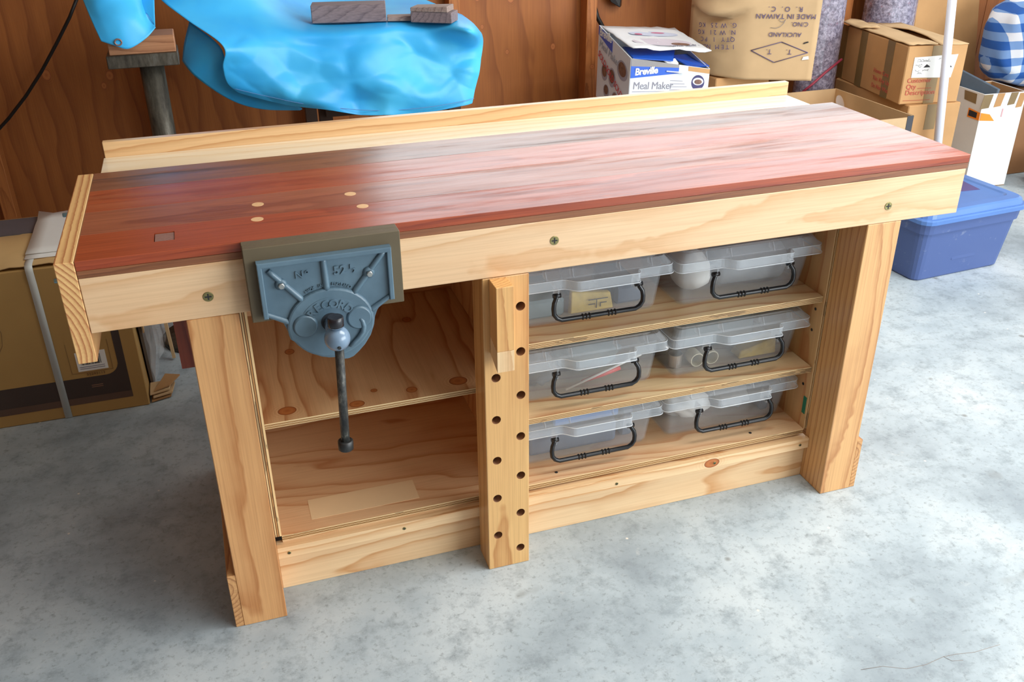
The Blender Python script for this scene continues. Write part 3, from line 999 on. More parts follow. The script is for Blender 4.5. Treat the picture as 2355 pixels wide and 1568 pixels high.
top(MB().box(a[0] + .05, a[0] + .15, a[1] + .08, a[1] + .23, a[2] + .0035, a[2] + .05, bev=.006).build('grey_carton', teal), 'grey green carton in the upper tub beside the post', 'carton')
top(MB().box(a[0] + .285, a[0] + .36, a[1] + .09, a[1] + .24, a[2] + .0035, a[2] + .052, bev=.008).build('grey_pouch', navy), 'dark grey pouch at the right end of the upper tub beside the post', 'pouch')
a = tubs[2]
met = plain('brushed_metal', srgb(190, 184, 176), .35, metal=.9)
cup = MB()
cup.loops([[Vector((a[0] + .066 + r * math.cos(2 * PI * k / 24), a[1] + .100 + r * math.sin(2 * PI * k / 24), a[2] + z)) for k in range(24)] for r, z in ((.016, .004), (.017, .005), (.019, .040), (.017, .040), (.015, .007))], smooth=False)
top(cup.build('metal_cup', met), 'small metal cup in the middle tub by the right panel', 'cup')
top(MB().ball((a[0] + .066, a[1] + .165, a[2] + .0245), .021, 24).build('metal_ball', met), 'round metal knob behind the cup in the middle tub', 'knob')
for k, (x, lab) in enumerate(((.118, 'pale pipe ring nearest the metal cup'), (.160, 'pale pipe ring farther from the metal cup'))):
    t = MB()
    for yy, rr in ((0, 0),): pass
    lp = [[Vector((a[0] + x + r * math.cos(2 * PI * i / 28), a[1] + yy, a[2] + .0228 + r * math.sin(2 * PI * i / 28))) for i in range(28)] for r, yy in ((.0190, .075), (.0165, .075), (.0165, .11), (.0190, .11), (.0190, .075))]
    t.loops(lp, cap0=False, cap1=False)
    top(t.build('pipe_ring', plain('pale_pipe_%d' % k, srgb(206, 200, 176), .5)), lab, 'pipe ring')
top(MB().hull8([(a[0] + .12, a[1] + .17, a[2] + .0035), (a[0] + .33, a[1] + .15, a[2] + .0035), (a[0] + .33, a[1] + .22, a[2] + .0035), (a[0] + .12, a[1] + .24, a[2] + .0035)],
               [(a[0] + .13, a[1] + .18, a[2] + .070), (a[0] + .33, a[1] + .16, a[2] + .095), (a[0] + .33, a[1] + .21, a[2] + .095), (a[0] + .13, a[1] + .23, a[2] + .07)], bev=.008).build('grey_case', teal), 'grey green case lying in the middle tub by the right panel', 'case')
top(MB().hull8([(a[0] + .24, a[1] + .075, a[2] + .004), (a[0] + .35, a[1] + .075, a[2] + .004), (a[0] + .35, a[1] + .12, a[2] + .004), (a[0] + .24, a[1] + .12, a[2] + .004)],
               [(a[0] + .25, a[1] + .085, a[2] + .020), (a[0] + .35, a[1] + .08, a[2] + .048), (a[0] + .35, a[1] + .12, a[2] + .048), (a[0] + .25, a[1] + .12, a[2] + .02)], bev=.002).build('yellow_wedge', yellow), 'yellow packet slanting in the middle tub by the right panel', 'packet')
a = tubs[3]
blob('plastic_bag', (a[0] + .09, a[1] + .15, a[2] + .048), .055, (.9, 1.3, .8), film, 5, 'crumpled clear bag in the middle tub beside the drilled post', 'bag', .4, 6, zmin=a[2] + .0035)
top(MB().tube([(a[0] + .20, a[1] + .085, a[2] + .011), (a[0] + .25, a[1] + .082, a[2] + .024), (a[0] + .30, a[1] + .080, a[2] + .037)], [.004, .007, .007], 12).build('red_stick', plain('red_plastic', srgb(206, 72, 66), .4)), 'red plastic stick in the middle tub beside the drilled post', 'stick')
top(MB().tube([(a[0] + .15, a[1] + .066, a[2] + .008), (a[0] + .35, a[1] + .066, a[2] + .072)], .003, 8).build('clear_rod', pale_cloth), 'thin pale rod slanting in the middle tub beside the post', 'rod')
blob('dark_cloth', (a[0] + .24, a[1] + .17, a[2] + .046), .05, (1.7, 1.1, .85), teal, 8, 'blue grey cloth in the middle tub beside the drilled post', 'cloth', .3, 4, zmin=a[2] + .0035)
a = tubs[4]
blob('white_cloth', (a[0] + .13, a[1] + .15, a[2] + .046), .05, (1.4, 1.4, .85), pale_cloth, 11, 'white cloth bundled in the floor tub by the right panel', 'cloth', .3, 5, zmin=a[2] + .0035)
blob('grey_cloth', (a[0] + .265, a[1] + .15, a[2] + .050), .05, (1.0, 1.4, .9), grey_cloth, 12, 'grey cloth bundled in the floor tub by the right panel', 'cloth', .3, 5, zmin=a[2] + .0035)
top(MB().box(a[0] + .335, a[0] + .362, a[1] + .08, a[1] + .17, a[2] + .0035, a[2] + .085, bev=.005).build('dark_pouch', navy), 'dark blue pouch upright at the end of the floor tub', 'pouch')
a = tubs[5]
top(MB().box(a[0] + .055, a[0] + .300, a[1] + .075, a[1] + .23, a[2] + .0035, a[2] + .072, bev=.012, seg=3).build('folded_cloth', navy), 'dark blue folded cloth in the floor tub beside the drilled post', 'cloth')
top(MB().box(a[0] + .13, a[0] + .31, a[1] + .09, a[1] + .22, a[2] + .0725, a[2] + .095, bev=.004).build('blue_pack', plain('blue_pack', srgb(64, 120, 190), .5)), 'bright blue flat pack lying on the folded blue cloth', 'pack')
top(MB().box(a[0] + .318, a[0] + .352, a[1] + .09, a[1] + .2, a[2] + .0035, a[2] + .09, bev=.006).build('dark_pouch', navy), 'dark pouch upright beside the folded blue cloth', 'pouch')

# ================================================================== left: big printed carton
BX = (-.72, 1.060, 0)
lb = thing('printed_carton', (-.386, 1.285, 0), 'large brown printed carton with dark bands and a white strap left of the bench', 'carton')
x0, x1, y0, y1, hh = -.72, -.0515, 1.062, 1.510, .496
MB().box(x0, x1, y0, y1, 0, hh - .004, bev=.003).build('carton_body', cardboard_olive, lb)
ld = MB()
n = 26
rows = [[], []]
for i in range(n + 1):
    x = x0 + (x1 - x0) * i / n
    z = hh + .004 + .006 * mnoise.noise(Vector((x * 9, 0, 0))) + (.006 if abs(i - 17) < 3 else 0)
    rows[0].append((x, y0 + .004 + .003 * mnoise.noise(Vector((x * 14, 3, 0))), z))
    rows[1].append((x, y1, hh + .002))
g = MB().grid([rows[0], rows[1]]).build('top_flap', plain('flap_card', srgb(206, 170, 116), .7, var=.03), lb, label='paler top flap lifting along the front edge')
s = g.modifiers.new('thick', 'SOLIDIFY')
s.thickness = .004
pr = MB()
e = .0006
pr.box(x0, x1 - .042, y0 - e, y0 + .001, .040, .128)
pr.box(x1 - .064, x1 - .042, y0 - e, y0 + .001, .128, hh - .03)
pr.build('dark_band', dark_print, lb)
# rounded inner corner of the printed panel
rc = [(x1 - .064, .128), (x1 - .064, .166)] + [(x1 - .102 + .038 * math.cos(R(k)), .166 + .038 * math.sin(R(k))) for k in range(-10, -91, -16)] + [(x1 - .102, .128)]
MB().prism(rc[::-1], y0 - e, y0 + .001).build('dark_corner', dark_print, lb)
MB().box(x0, x1 - .043, y0 - .0008, y0 + .001, .040, .062).build('brown_band', plain('brown_print', srgb(96, 72, 58), .6), lb, label='slightly paler brown strip along the foot of the dark band')
MB().box(x0, x1, y1 - .165, y1 - .02, hh - .0005, hh + .0068).build('top_band', plain('grey_print', srgb(92, 90, 96), .5), lb, label='dark grey printed band across the top')
# white label with bars
MB().box(x1 - .176, x1 - .092, y0 - .0009, y0 + .001, .150, .213).build('white_label', white_paper, lb)
MB().box(x1 - .158, x1 - .108, y0 - .0009, y0 + .001, .213, .33).build('white_label', white_paper, lb)
bars = MB()
xx = x1 - .163
rr = random.Random(3)
while xx < x1 - .108:
    wdt = rr.choice((.0008, .0014, .0022))
    bars.box(xx, xx + wdt, y0 - .0014, y0 - .0008, .171, .203)
    xx += wdt + rr.choice((.0008, .0012, .0018))
bars.build('bar_code', black_ink, lb)
lines = MB()
for k in range(2): lines.box(x1 - .170, x1 - .100, y0 - .0014, y0 - .0008, .157 + k * .006, .159 + k * .006)
for k in range(9): lines.box(x1 - .152, x1 - .114 - (k % 3) * .006, y0 - .0014, y0 - .0008, .228 + k * .0085, .2295 + k * .0085)
lines.build('label_lines', grey_ink, lb)
text('carton_number', '52293113', .0115, (x1 - .130, y0 - .0009, .134), (1, 0, 0), (0, 0, 1), plain('brown_ink', srgb(120, 88, 58), .7), lb, align='CENTER', spacing=1.15)
fr = MB()
for a_, b_ in (((x1 - .195, .145), (x1 - .195, .245)), ((x1 - .195, .145), (x1 - .080, .145)), ((x1 - .080, .145), (x1 - .080, .245))):
    fr.box(min(a_[0], b_[0]) - .0004, max(a_[0], b_[0]) + .0004, y0 - .0008, y0 + .001, min(a_[1], b_[1]) - .0004, max(a_[1], b_[1]) + .0004)
fr.tube([(-.43, y0 - .0004, .33), (-.405, y0 - .0004, .33), (-.400, y0 - .0004, .31), (-.407, y0 - .0004, .27), (-.425, y0 - .0004, .24), (-.46, y0 - .0004, .235)], .0007, 6)
fr.build('line_drawing', plain('line_ink', srgb(128, 96, 62), .7), lb)
for k in range(2): MB().box(x1 - .150, x1 - .118, y0 - .0009, y0 - .0005, .092 + .006 * k, .094 + .006 * k).build('small_mark', plain('tan_ink_%d' % k, srgb(150, 110, 84), .7), lb)
mk = MB()
mk.hull8([(-.440, 1.18, hh + .006), (-.395, 1.185, hh + .006), (-.395, 1.192, hh + .006), (-.440, 1.20, hh + .006)], [(-.440, 1.18, hh + .0075), (-.395, 1.185, hh + .0075), (-.395, 1.192, hh + .0075), (-.440, 1.20, hh + .0075)])
mk.hull8([(-.445, 1.12, hh + .006), (-.375, 1.135, hh + .006), (-.39, 1.15, hh + .006), (-.44, 1.14, hh + .006)], [(-.445, 1.12, hh + .0075), (-.375, 1.135, hh + .0075), (-.39, 1.15, hh + .0075), (-.44, 1.14, hh + .0075)])
mk.build('ink_mark', black_ink, lb)
# strap round the carton
st = MB()
sx0, sx1 = -.296, -.2755
prof = [(y1 - .05, hh + .0082), (y0 + .05, hh + .0092), (y0 + .012, hh + .010), (y0 - .003, hh + .006), (y0 - .006, hh - .012), (y0 - .0035, hh - .05), (y0 - .0025, .0015)]
rws = [[(sx0 + (.015 if p[1] < hh - .02 else .0) * 0, p[0], p[1]) for p in prof], [(sx1, p[0], p[1]) for p in prof]]
so = MB().grid(rws).build('strap', plain('strap_white', srgb(206, 210, 206), .35, var=.02), lb, label='white plastic packing strap')
so.modifiers.new('t', 'SOLIDIFY').thickness = .0012
# folded white sheet on the carton
pk = thing('folded_paper', (-.19, 1.3, hh + .01), 'folded white paper lying on top of the printed carton', 'paper')
for k in range(2):
    rows = []
    for j in range(7):
        y = (1.105 if k == 0 else 1.135) + j * (.385 if k == 0 else .355) / 6
        rows.append([(-.300 + i * .04, y, hh + .0115 + k * .004 + (.004 * mnoise.noise(Vector((i * .7, j * .6, k)))) * (k) + (.010 if (k and i == 0 and j == 6) else 0)) for i in range(6)])
    o = MB().grid(rows).build('sheet', white_paper, pk)
    o.modifiers.new('t', 'SOLIDIFY').thickness = .0012
for k, p in enumerate(((-.178, 1.30), (-.186, 1.195))):
    MB().cyl((p[0], p[1], hh + .0170), (p[0] + .004, p[1] + .003, hh + .0215), .0075, n=14, bev=.002).build('dark_clip', black_plastic, pk)

# crushed cardboard, bag and a striped panel behind the carton end
wr = thing('wrapped_panel', (.02, 1.24, 0), 'striped brown panel in torn clear wrap standing at the end of the printed carton', 'panel')
MB().hull8([(-.046, 1.16, .0), (-.038, 1.16, .0), (-.038, 1.46, .0), (-.046, 1.46, .0)], [(-.046, 1.10, .47), (-.036, 1.10, .47), (-.036, 1.46, .47), (-.046, 1.46, .47)]).build('grey_backing', plain('backing', srgb(112, 104, 98), .7), wr)
pa = at(317, 748, y=1.10); pb = at(353, 748, y=1.16); pc = at(345, 836, y=1.10)
MB().hull8([(-.034, 1.12, .22), (-.030, 1.12, .22), (-.030, 1.14, .22), (-.034, 1.14, .22)], [(-.034, 1.09, .46), (-.029, 1.09, .46), (-.029, 1.30, .46), (-.034, 1.30, .46)]).build('striped_panel', cardboard_pale, wr)
sb = MB()
for k in range(6):
    sb.hull8([(-.0292, 1.125 + k * .010, .30 + .01 * k), (-.0284, 1.125 + k * .010, .30 + .01 * k), (-.0284, 1.131 + k * .010, .30 + .01 * k), (-.0292, 1.131 + k * .010, .30 + .01 * k)],
             [(-.0285, 1.110 + k * .026, .45), (-.0278, 1.110 + k * .026, .45), (-.0278, 1.122 + k * .026, .45), (-.0285, 1.122 + k * .026, .45)])
sb.build('grey_stripe', plain('grey_stripe', srgb(128, 118, 108), .7), wr)
rows = []
for j in range(9):
    z = .06 + j * .05
    rows.append([(-.024 + .030 * (i / 6) + .014 * mnoise.noise(Vector((i * .8, j * .7, 2))), 1.10 + .30 * i / 6, z) for i in range(7)])
o = MB().grid(rows, smooth=False).build('torn_wrap', film, wr)
o.modifiers.new('t', 'SOLIDIFY').thickness = .001
MB().hull8([(.018, 1.335, .01), (.028, 1.335, .01), (.028, 1.35, .01), (.018, 1.35, .01)], [(.002, 1.335, .42), (.014, 1.335, .42), (.014, 1.35, .42), (.002, 1.35, .42)]).build('card_edge', cardboard_pale, wr)
cr = thing('crushed_card', (-.01, 1.09, 0), 'crushed corner of brown cardboard on the floor by the printed carton', 'cardboard')
for k, (zz, x_, y_) in enumerate(((.004, .0, 0), (.014, .006, .004), (.024, -.002, .008))):
    MB().hull8([(-.045 + x_, 1.068 + y_, zz), (.012 + x_, 1.085 + y_, zz), (.020 + x_, 1.150, zz + .002), (-.045 + x_, 1.150, zz + .002)], [(-.045 + x_, 1.068 + y_, zz + .004), (.012 + x_, 1.085 + y_, zz + .006), (.020 + x_, 1.15, zz + .006), (-.045 + x_, 1.15, zz + .006)]).build('layer', cardboard_pale if k else cardboard_in, cr)
MB().hull8([(-.034, 1.085, .03), (.012, 1.10, .034), (.045, 1.15, .040), (.0, 1.17, .04)], [(-.034, 1.085, .034), (.012, 1.10, .038), (.045, 1.15, .044), (.0, 1.17, .044)]).build('torn_flap', cardboard_in, cr)
wl = []
for k in range(40):
    a_ = k * .55
    wl.append((.028 + .018 * math.cos(a_) + .002 * math.sin(k * 1.7), 1.30 + .016 * math.sin(a_), .395 + .0012 * k + .004 * math.sin(k * .9)))
top(MB().tube(wl, .0022, 7).build('wire_coil', black_rubber), 'small coil of black wire on the edge of the wrapped panel', 'wire')

# ================================================================== tarp-covered stand at the back left
def dense(ctrl, nu, nv, amp=0.0, freq=6.0, seed=0):
    """Catmull-Rom surface through rows of control points, with creases"""
    def cr(p, t):
        n = len(p) - 1
        x = t * n
        i = min(int(x), n - 1)
        f = x - i
        a, b, c, d = p[max(i - 1, 0)], p[i], p[i + 1], p[min(i + 2, n)]
        return 0.5 * ((2 * b) + (c - a) * f + (2 * a - 5 * b + 4 * c - d) * f * f + (3 * b - a - 3 * c + d) * f ** 3)
    rows = []
    for j in range(nv + 1):
        cp = []
        for col in range(len(ctrl[0])):
            cp.append(cr([Vector(r[col]) for r in ctrl], j / nv))
        rows.append([cr(cp, i / nu) for i in range(nu + 1)])
    if amp:
        for j, r in enumerate(rows):
            for i, p in enumerate(r):
                q = Vector((p.x * freq + seed, p.y * freq * .5, p.z * freq * 1.3))
                f1 = mnoise.voronoi(q)[0]
                f2 = mnoise.voronoi(q * 2.1 + Vector((3, 1, 7)))[0]
                d = (f1[1] - f1[0]) * 1.1 + (f2[1] - f2[0]) * .20 - .32
                w_ = max(0.0, min(1.0, (j / len(rows) - .36) * 5))
                r[i] = p + Vector((0, -.8, .35)) * amp * d * w_
    return rows


t = NT('tarp_blue')
tv = t.obj()
wv = t.n('ShaderNodeTexNoise')
wv.inputs['Scale'].default_value = 260
t.l(tv, wv.inputs['Vector'])
t.bump(wv.outputs['Fac'], .10, .001)
tarp_m = t.fin(t.ramp(t.noise(tv, 3, 4), [(.3, srgb(38, 170, 248)), (.7, srgb(80, 204, 255))]), .42, spec=.5)
tarp = thing('tarpaulin', (.8, 1.8, .70), 'crumpled blue tarpaulin draped over a stand behind the bench', 'tarpaulin')
ridge = 1.0
ctrl = [
    # far top -> hem ; columns left -> right
    [at(352, -60, y=1.95), at(560, -90, y=2.1), at(740, -30, y=2.22), at(880, -20, y=2.25), at(960, -6, y=2.25), at(1030, 22, y=2.22), at(1062, 34, y=2.2)],
    [at(362, -10, y=1.72), at(560, -30, y=1.80), at(728, 22, z=ridge + .004), at(890, 18, z=ridge + .002), at(975, 22, z=ridge), at(1062, 40, z=ridge - .004), at(1090, 56, z=ridge - .012)],
    [at(430, 46, y=1.60), at(580, 40, y=1.66), at(718, 64, z=ridge), at(880, 57, z=ridge), at(975, 50, z=ridge), at(1080, 70, z=ridge - .008), at(1108, 80, y=1.66)],
    [at(512, 104, y=1.50), at(590, 100, y=1.545), at(705, 106, y=1.58), at(850, 108, y=1.56), at(960, 96, y=1.575), at(1076, 108, y=1.57), at(1110, 112, y=1.60)],
    [at(512, 150, y=1.505), at(600, 150, y=1.53), at(715, 168, y=1.545), at(868, 182, y=1.50), at(975, 176, y=1.56), at(1072, 160, y=1.54), at(1104, 160, y=1.56)],
    [at(522, 190, y=1.535), at(610, 206, y=1.52), at(712, 226, y=1.50), at(864, 232, y=1.535), at(975, 226, y=1.51), at(1064, 212, y=1.52), at(1094, 205, y=1.54)],
    [at(548, 212, y=1.55), at(622, 231, y=1.535), at(720, 250, y=1.52), at(866, 266, y=1.51), at(980, 258, y=1.515), at(1062, 244, y=1.515), at(1086, 237, y=1.53)],
]
sheet = MB().grid(dense(ctrl, 96, 80, .058, 3.7, 3)).build('sheet', tarp_m, tarp)
sheet.modifiers.new('t', 'SOLIDIFY').thickness = .0015
fold = [
    [at(436, 50, y=1.66), at(508, 110, y=1.57), at(528, 185, y=1.59), at(590, 222, y=1.59), at(690, 246, y=1.57)],
    [at(424, 100, y=1.66), at(480, 150, y=1.58), at(520, 205, y=1.60), at(592, 238, y=1.60), at(695, 250, y=1.58)],
    [at(420, 140, y=1.66), at(450, 176, y=1.60), at(528, 228, y=1.61), at(600, 250, y=1.61), at(690, 253, y=1.585)],
]
o = MB().grid(dense(fold, 30, 10, .006, 7, 9)).build('under_fold', tarp_m, tarp, label='shaded inner fold of the tarp edge')
o.modifiers.new('t', 'SOLIDIFY').thickness = .0015
flap = [
    [at(170, -60, y=1.56), at(225, -60, y=1.50), at(290, -70, y=1.48), at(345, -70, y=1.52), at(352, -60, y=1.60)],
    [at(190, -4, y=1.50), at(222, 6, y=1.455), at(262, -6, y=1.46), at(300, -20, y=1.50), at(330, -30, y=1.57)],
    [at(210, 45, y=1.44), at(240, 50, y=1.415), at(280, 44, y=1.41), at(318, 36, y=1.435), at(340, 26, y=1.50)],
    [at(233, 95, y=1.41), at(262, 104, y=1.395), at(296, 112, y=1.39), at(336, 88, y=1.405), at(358, 64, y=1.425)],
]
o = MB().grid(dense(flap, 30, 24, .004, 9, 4)).build('corner_flap', tarp_m, tarp, label='hanging pointed corner of the tarp')
o.modifiers.new('t', 'SOLIDIFY').thickness = .0015
c_ = at(272, 97, y=1.392)
ey = MB().tube([c_ + Vector((.0095 * math.cos(2 * PI * k / 20), -.001, .0085 * math.sin(2 * PI * k / 20))) for k in range(21)], .0024, 8, cap=False)
ey.build('eyelet', plain('dull_eyelet', srgb(150, 120, 112), .5, metal=.5), o)
back = [
    [at(320, -70, y=1.70), at(345, -75, y=1.69), at(355, -70, y=1.66)],
    [at(280, 0, y=1.56), at(320, -10, y=1.54), at(355, 0, y=1.50)],
    [at(310, 25, y=1.50), at(338, 32, y=1.47), at(357, 62, y=1.43)],
]
o2 = MB().grid(dense(back, 12, 12)).build('flap_back', tarp_m, tarp)
o2.modifiers.new('t', 'SOLIDIFY').thickness = .0015
bridge = [
    flap[0],
    [at(200, -130, y=1.72), at(280, -145, y=1.75), at(360, -150, y=1.80), at(430, -145, y=1.86), at(490, -130, y=1.92)],
    [at(352, -60, y=1.95), at(455, -80, y=2.02), at(560, -90, y=2.1), at(650, -66, y=2.16), at(740, -30, y=2.22)],
]
o3 = MB().grid(dense(bridge, 24, 20, .01, 6, 2)).build('upper_fold', tarp_m, tarp)
o3.modifiers.new('t', 'SOLIDIFY').thickness = .0015
hm = MB()
stitch = plain('stitch', srgb(110, 150, 214), .6)
hem = dense([[p for p in ctrl[-1]], [p for p in ctrl[-2]]], 60, 8)
hm.tube([p + Vector((0, -.008, .002)) for p in hem[3]], .0009, 5)
hm.build('hem_stitch', stitch, tarp)
# table under the tarp
tb = thing('low_table', (.80, 1.95, 0), 'plain dark table hidden under the blue tarpaulin', 'table')
tm = plain('dark_timber', srgb(70, 50, 38), .7)
MB().box(.62, 1.18, 1.72, 2.30, .925, .955, bev=.002).build('table_top', tm, tb)
for x in (.64, 1.12):
    for y in (1.74, 2.24): MB().box(x, x + .045, y, y + .045, 0, .925).build('leg', tm, tb)
MB().box(.66, 1.14, 1.72, 1.74, .68, .72).build('rail', tm, tb)
# weathered blocks holding the tarp down
gw = board('weathered', 'X', (1.9, .7), light=srgb(148, 132, 134), dark=srgb(104, 92, 98), seed=90, rings=30, rough=.8, fibre=.4)
gw2 = board('weathered_pale', 'X', (1.9, .7), light=srgb(176, 156, 146), dark=srgb(120, 98, 92), seed=91, rings=30, rough=.8, fibre=.4)
p0 = at(718, 58, z=1.004)
p1 = at(889, 53, z=1.004)
dx = (p1 - p0)


def slab(name, a, b, depth, h, mat, label, tilt=0.0, z=None):
    a, b = Vector(a), Vector(b)
    if z is not None: a.z = b.z = z
    d = (b - a); d.z = 0
    nrm = Vector((-d.y, d.x, 0)).normalized() * depth
    up = Vector((0, 0, h)); up2 = Vector((0, 0, h - tilt))
    return top(MB().hull8([a, b, b + nrm, a + nrm], [a + up, b + up2, b + nrm + up2, a + nrm + up], bev=.002).build(name, mat), label, 'wood block')


zb = 1.0075
slab('weathered_block', at(718, 57, z=1.004), at(889, 52, z=1.004), .085, .058, gw, 'long grey weathered block, leftmost on the blue tarp', z=zb)
slab('flat_offcut', at(891, 52, z=1.004), at(1000, 49, z=1.004), .05, .016, gw2, 'thin pale offcut lying between the two blocks on the tarp', z=zb)
slab('split_block', at(945, 54, z=1.004), at(1039, 57, z=1.004), .075, .034, gw, 'split grey block with a raised splinter, rightmost on the tarp', z=zb)
slab('splinter', at(945, 54, z=1.004), at(1030, 57, z=1.004), .07, .014, gw2, 'raised splinter lying on the split grey block', tilt=-.006, z=zb + .0345)

# steel pedestal beside it
ped = thing('steel_pedestal', (.16, 1.46, 0), 'dark steel pedestal with a flat top plate beside the blue tarp', 'pedestal')
wst = NT('old_steel')
wst = wst.fin(wst.ramp(wst.noise(wst.obj(sc=(1, 1, .25)), 40, 5, .7), [(.35, srgb(56, 52, 46)), (.55, srgb(88, 84, 74)), (.7, srgb(110, 108, 102))]), .5, metal=.45)
a0, a1 = at(250, 148, y=1.42), at(421, 137, y=1.42)
zt = a0.z
MB().box(-.004, .200, 1.42, 1.56, .953, .990, bev=.002).build('top_plate', wst, ped)
MB().cyl((.116, 1.49, .02), (.116, 1.49, .9525), .036, n=28).build('post', wst, ped)
MB().cyl((.116, 1.49, 0), (.116, 1.49, .02), .13, n=32, bev=.004).build('foot', wst, ped)
top(MB().box(.006, .196, 1.432, 1.55, .9905, 1.040, bev=.002).build('wood_pad', board('pad_pine', 'X', (1.5, .9), light=srgb(186, 134, 96), dark=srgb(142, 92, 60), seed=93, rings=26, rough=.7)), 'brown wood pad lying on the steel pedestal plate', 'wood block')

# cables on the wall
top(MB().tube([at(178, -6, y=2.54), at(160, 40, y=2.54), at(130, 100, y=2.54), at(95, 165, y=2.54), at(60, 220, y=2.54), at(20, 272, y=2.54), at(-10, 305, y=2.54), at(-60, 360, y=2.54), at(-90, 470, y=2.48)], .0065, 10).build('power_cable', black_rubber), 'black cable hanging in a curve across the wall at far left', 'cable')
top(MB().tube([at(1364, -20, y=2.60), at(1366, 10, y=2.60), at(1374, 40, y=2.58), at(1386, 62, y=2.55), at(1400, 90, y=2.5), at(1404, 150, y=2.5)], .0105, 10).build('rubber_hose', black_rubber), 'black rubber hose dropping behind the blue and white appliance box', 'hose')
top(MB().hull8([at(1398, -30, y=2.62), at(1432, -30, y=2.62), at(1432, -30, y=2.64), at(1398, -30, y=2.64)], [at(1404, 4, y=2.58), at(1426, 18, y=2.58), at(1430, 14, y=2.64), at(1402, 2, y=2.64)], bev=.003).build('plug_head', black_plastic), 'black plug hanging on the wall above the appliance box', 'plug')

# ================================================================== appliance box
mk_ = lambda u, v, **k: at(u, v, **k)
A, B, C_ = at(1452, 134, y=1.90), at(1632, 158, y=1.93), at(1379, 58, y=2.22)
Dd = B + C_ - A
zb0 = .545
dn = lambda p, z: Vector((p.x - .004, p.y, z))
Ab, Bb, Cb, Db = dn(A, zb0), dn(B, zb0), dn(C_, zb0), dn(Dd, zb0)
ap = thing('appliance_box', ((A.x + Dd.x) / 2, (A.y + Dd.y) / 2, zb0), 'torn open blue and white appliance box behind the bench', 'box')
paper_grey = plain('box_white', srgb(222, 226, 230), .4, var=.02)
blue_card = plain('box_blue', srgb(34, 92, 200), .35, var=.05)
th = .004


def wallq(name, a, b, bt, at_, mat, label=None):
    return MB().quad([a, b, bt, at_], .004).build(name, mat, ap, label=label)


wallq('front_face', Ab, Bb, B, A, paper_grey)
wallq('side_face', Cb, Ab, A, C_, paper_grey)
wallq('rear_face', Db, Cb, C_, Dd, paper_grey)
wallq('side_face', Bb, Db, Dd, B, paper_grey)
wallq('box_bottom', Ab, Bb, Db, Cb, cardboard)
L4 = lambda p, q, s: p + (q - p) * s
fN = (B - A).cross(Ab - A).normalized()
fN = fN if fN.y < 0 else -fN
sN = (C_ - A).cross(Ab - A).normalized()
sN = sN if sN.x < 0 else -sN


def onf(s, tt, o=.0026):   # front face point: s along, tt up from base
    return L4(L4(Ab, Bb, s), L4(A, B, s), tt) + fN * o


def ons(s, tt, o=.0026):   # left face point: s from front corner to the back
    return L4(L4(Ab, Cb, s), L4(A, C_, s), tt) + sN * o


MB().quad([onf(.0, .64), onf(.60, .80), onf(.60, .965), onf(.0, .86)], .0006).build('blue_banner', blue_card, ap)
text('box_lettering', 'Breville', .040, onf(.05, .70, .0032), onf(.6, .86) - onf(.05, .70), (0, -.1, 1), white_paper, ap, bold=.0012, spacing=.92)
text('box_lettering', 'Meal Maker', .043, onf(.035, .44, .0032), onf(.6, .44) - onf(0, .44), (0, 0, 1), grey_ink, ap, spacing=.95)
hl = MB()
hl.quad([onf(.03, .385), onf(.46, .385), onf(.46, .395), onf(.03, .395)], .0006)
for k in range(8): hl.quad([onf(.50, .62 - .07 * k), onf(.66 + .03 * (k % 3), .62 - .07 * k), onf(.66 + .03 * (k % 3), .632 - .07 * k), onf(.50, .632 - .07 * k)], .0006)
hl.quad([onf(.03, .30), onf(.44, .30), onf(.44, .315), onf(.03, .315)], .0006)
hl.build('text_lines', grey_ink, ap)
dark_blue = plain('print_navy', srgb(58, 54, 104), .5)
food = plain('print_brown', srgb(126, 92, 76), .5, var=.2, sc=60)


def disc(fn, s, tt, rs, rt, mat, name, o=.0030, a0=0, a1=360):
    pts = [fn(s + rs * math.cos(R(k)), tt + rt * math.sin(R(k)), o) for k in range(a0, a1, 18)]
    t = bmesh.new()
    t.faces.new([t.verts.new(p) for p in pts])
    r = bmesh.ops.extrude_face_region(t, geom=t.faces[:])
    nn = (pts[2] - pts[0]).cross(pts[5] - pts[0]).normalized() * .0004
    bmesh.ops.translate(t, vec=nn, verts=[x for x in r['geom'] if isinstance(x, bmesh.types.BMVert)])
    MB().add(t).build(name, mat, ap)


disc(onf, .86, .60, .085, .20, dark_blue, 'printed_pot', .0028)
disc(onf, .86, .63, .070, .10, paper_grey, 'printed_pot_rim', .0034)
disc(onf, .86, .62, .050, .065, food, 'printed_food', .0040)
disc(onf, .42, .13, .10, .07, dark_blue, 'printed_pot', .0028)
# side print
MB().quad([ons(.55, .80), ons(1.0, .88), ons(1.0, 1.0), ons(.55, .97)], .0006).build('blue_banner', blue_card, ap)
sdir = ons(0, .5) - ons(1, .5)
text('box_lettering', 'Breville', .046, ons(.97, .885, .0032), sdir, (0, 0, 1), white_paper, ap, bold=.0012, spacing=.92)
text('box_lettering', 'Meal Maker', .044, ons(.96, .735, .0032), sdir + Vector((0, 0, -.05)), (0, 0, 1), plain('pale_ink', srgb(176, 176, 184), .7), ap)
for s, tt, rs, rt in ((.22, .66, .16, .165), (.76, .42, .10, .12), (.52, .42, .11, .15), (.68, .16, .09, .10), (.40, .10, .10, .13), (.16, .18, .09, .09)):
    disc(ons, s, tt, rs, rt, plain('print_shade_%d' % int(s * 100), srgb(168, 166, 178), .5), 'printed_bowl', .0028)
    disc(ons, s, tt + .02, rs * .72, rt * .72, food, 'printed_food', .0036)
sdd = (onf(.04, .03) - ons(.98, .60))
ln = (ons(.02, .04) - ons(.98, .60))
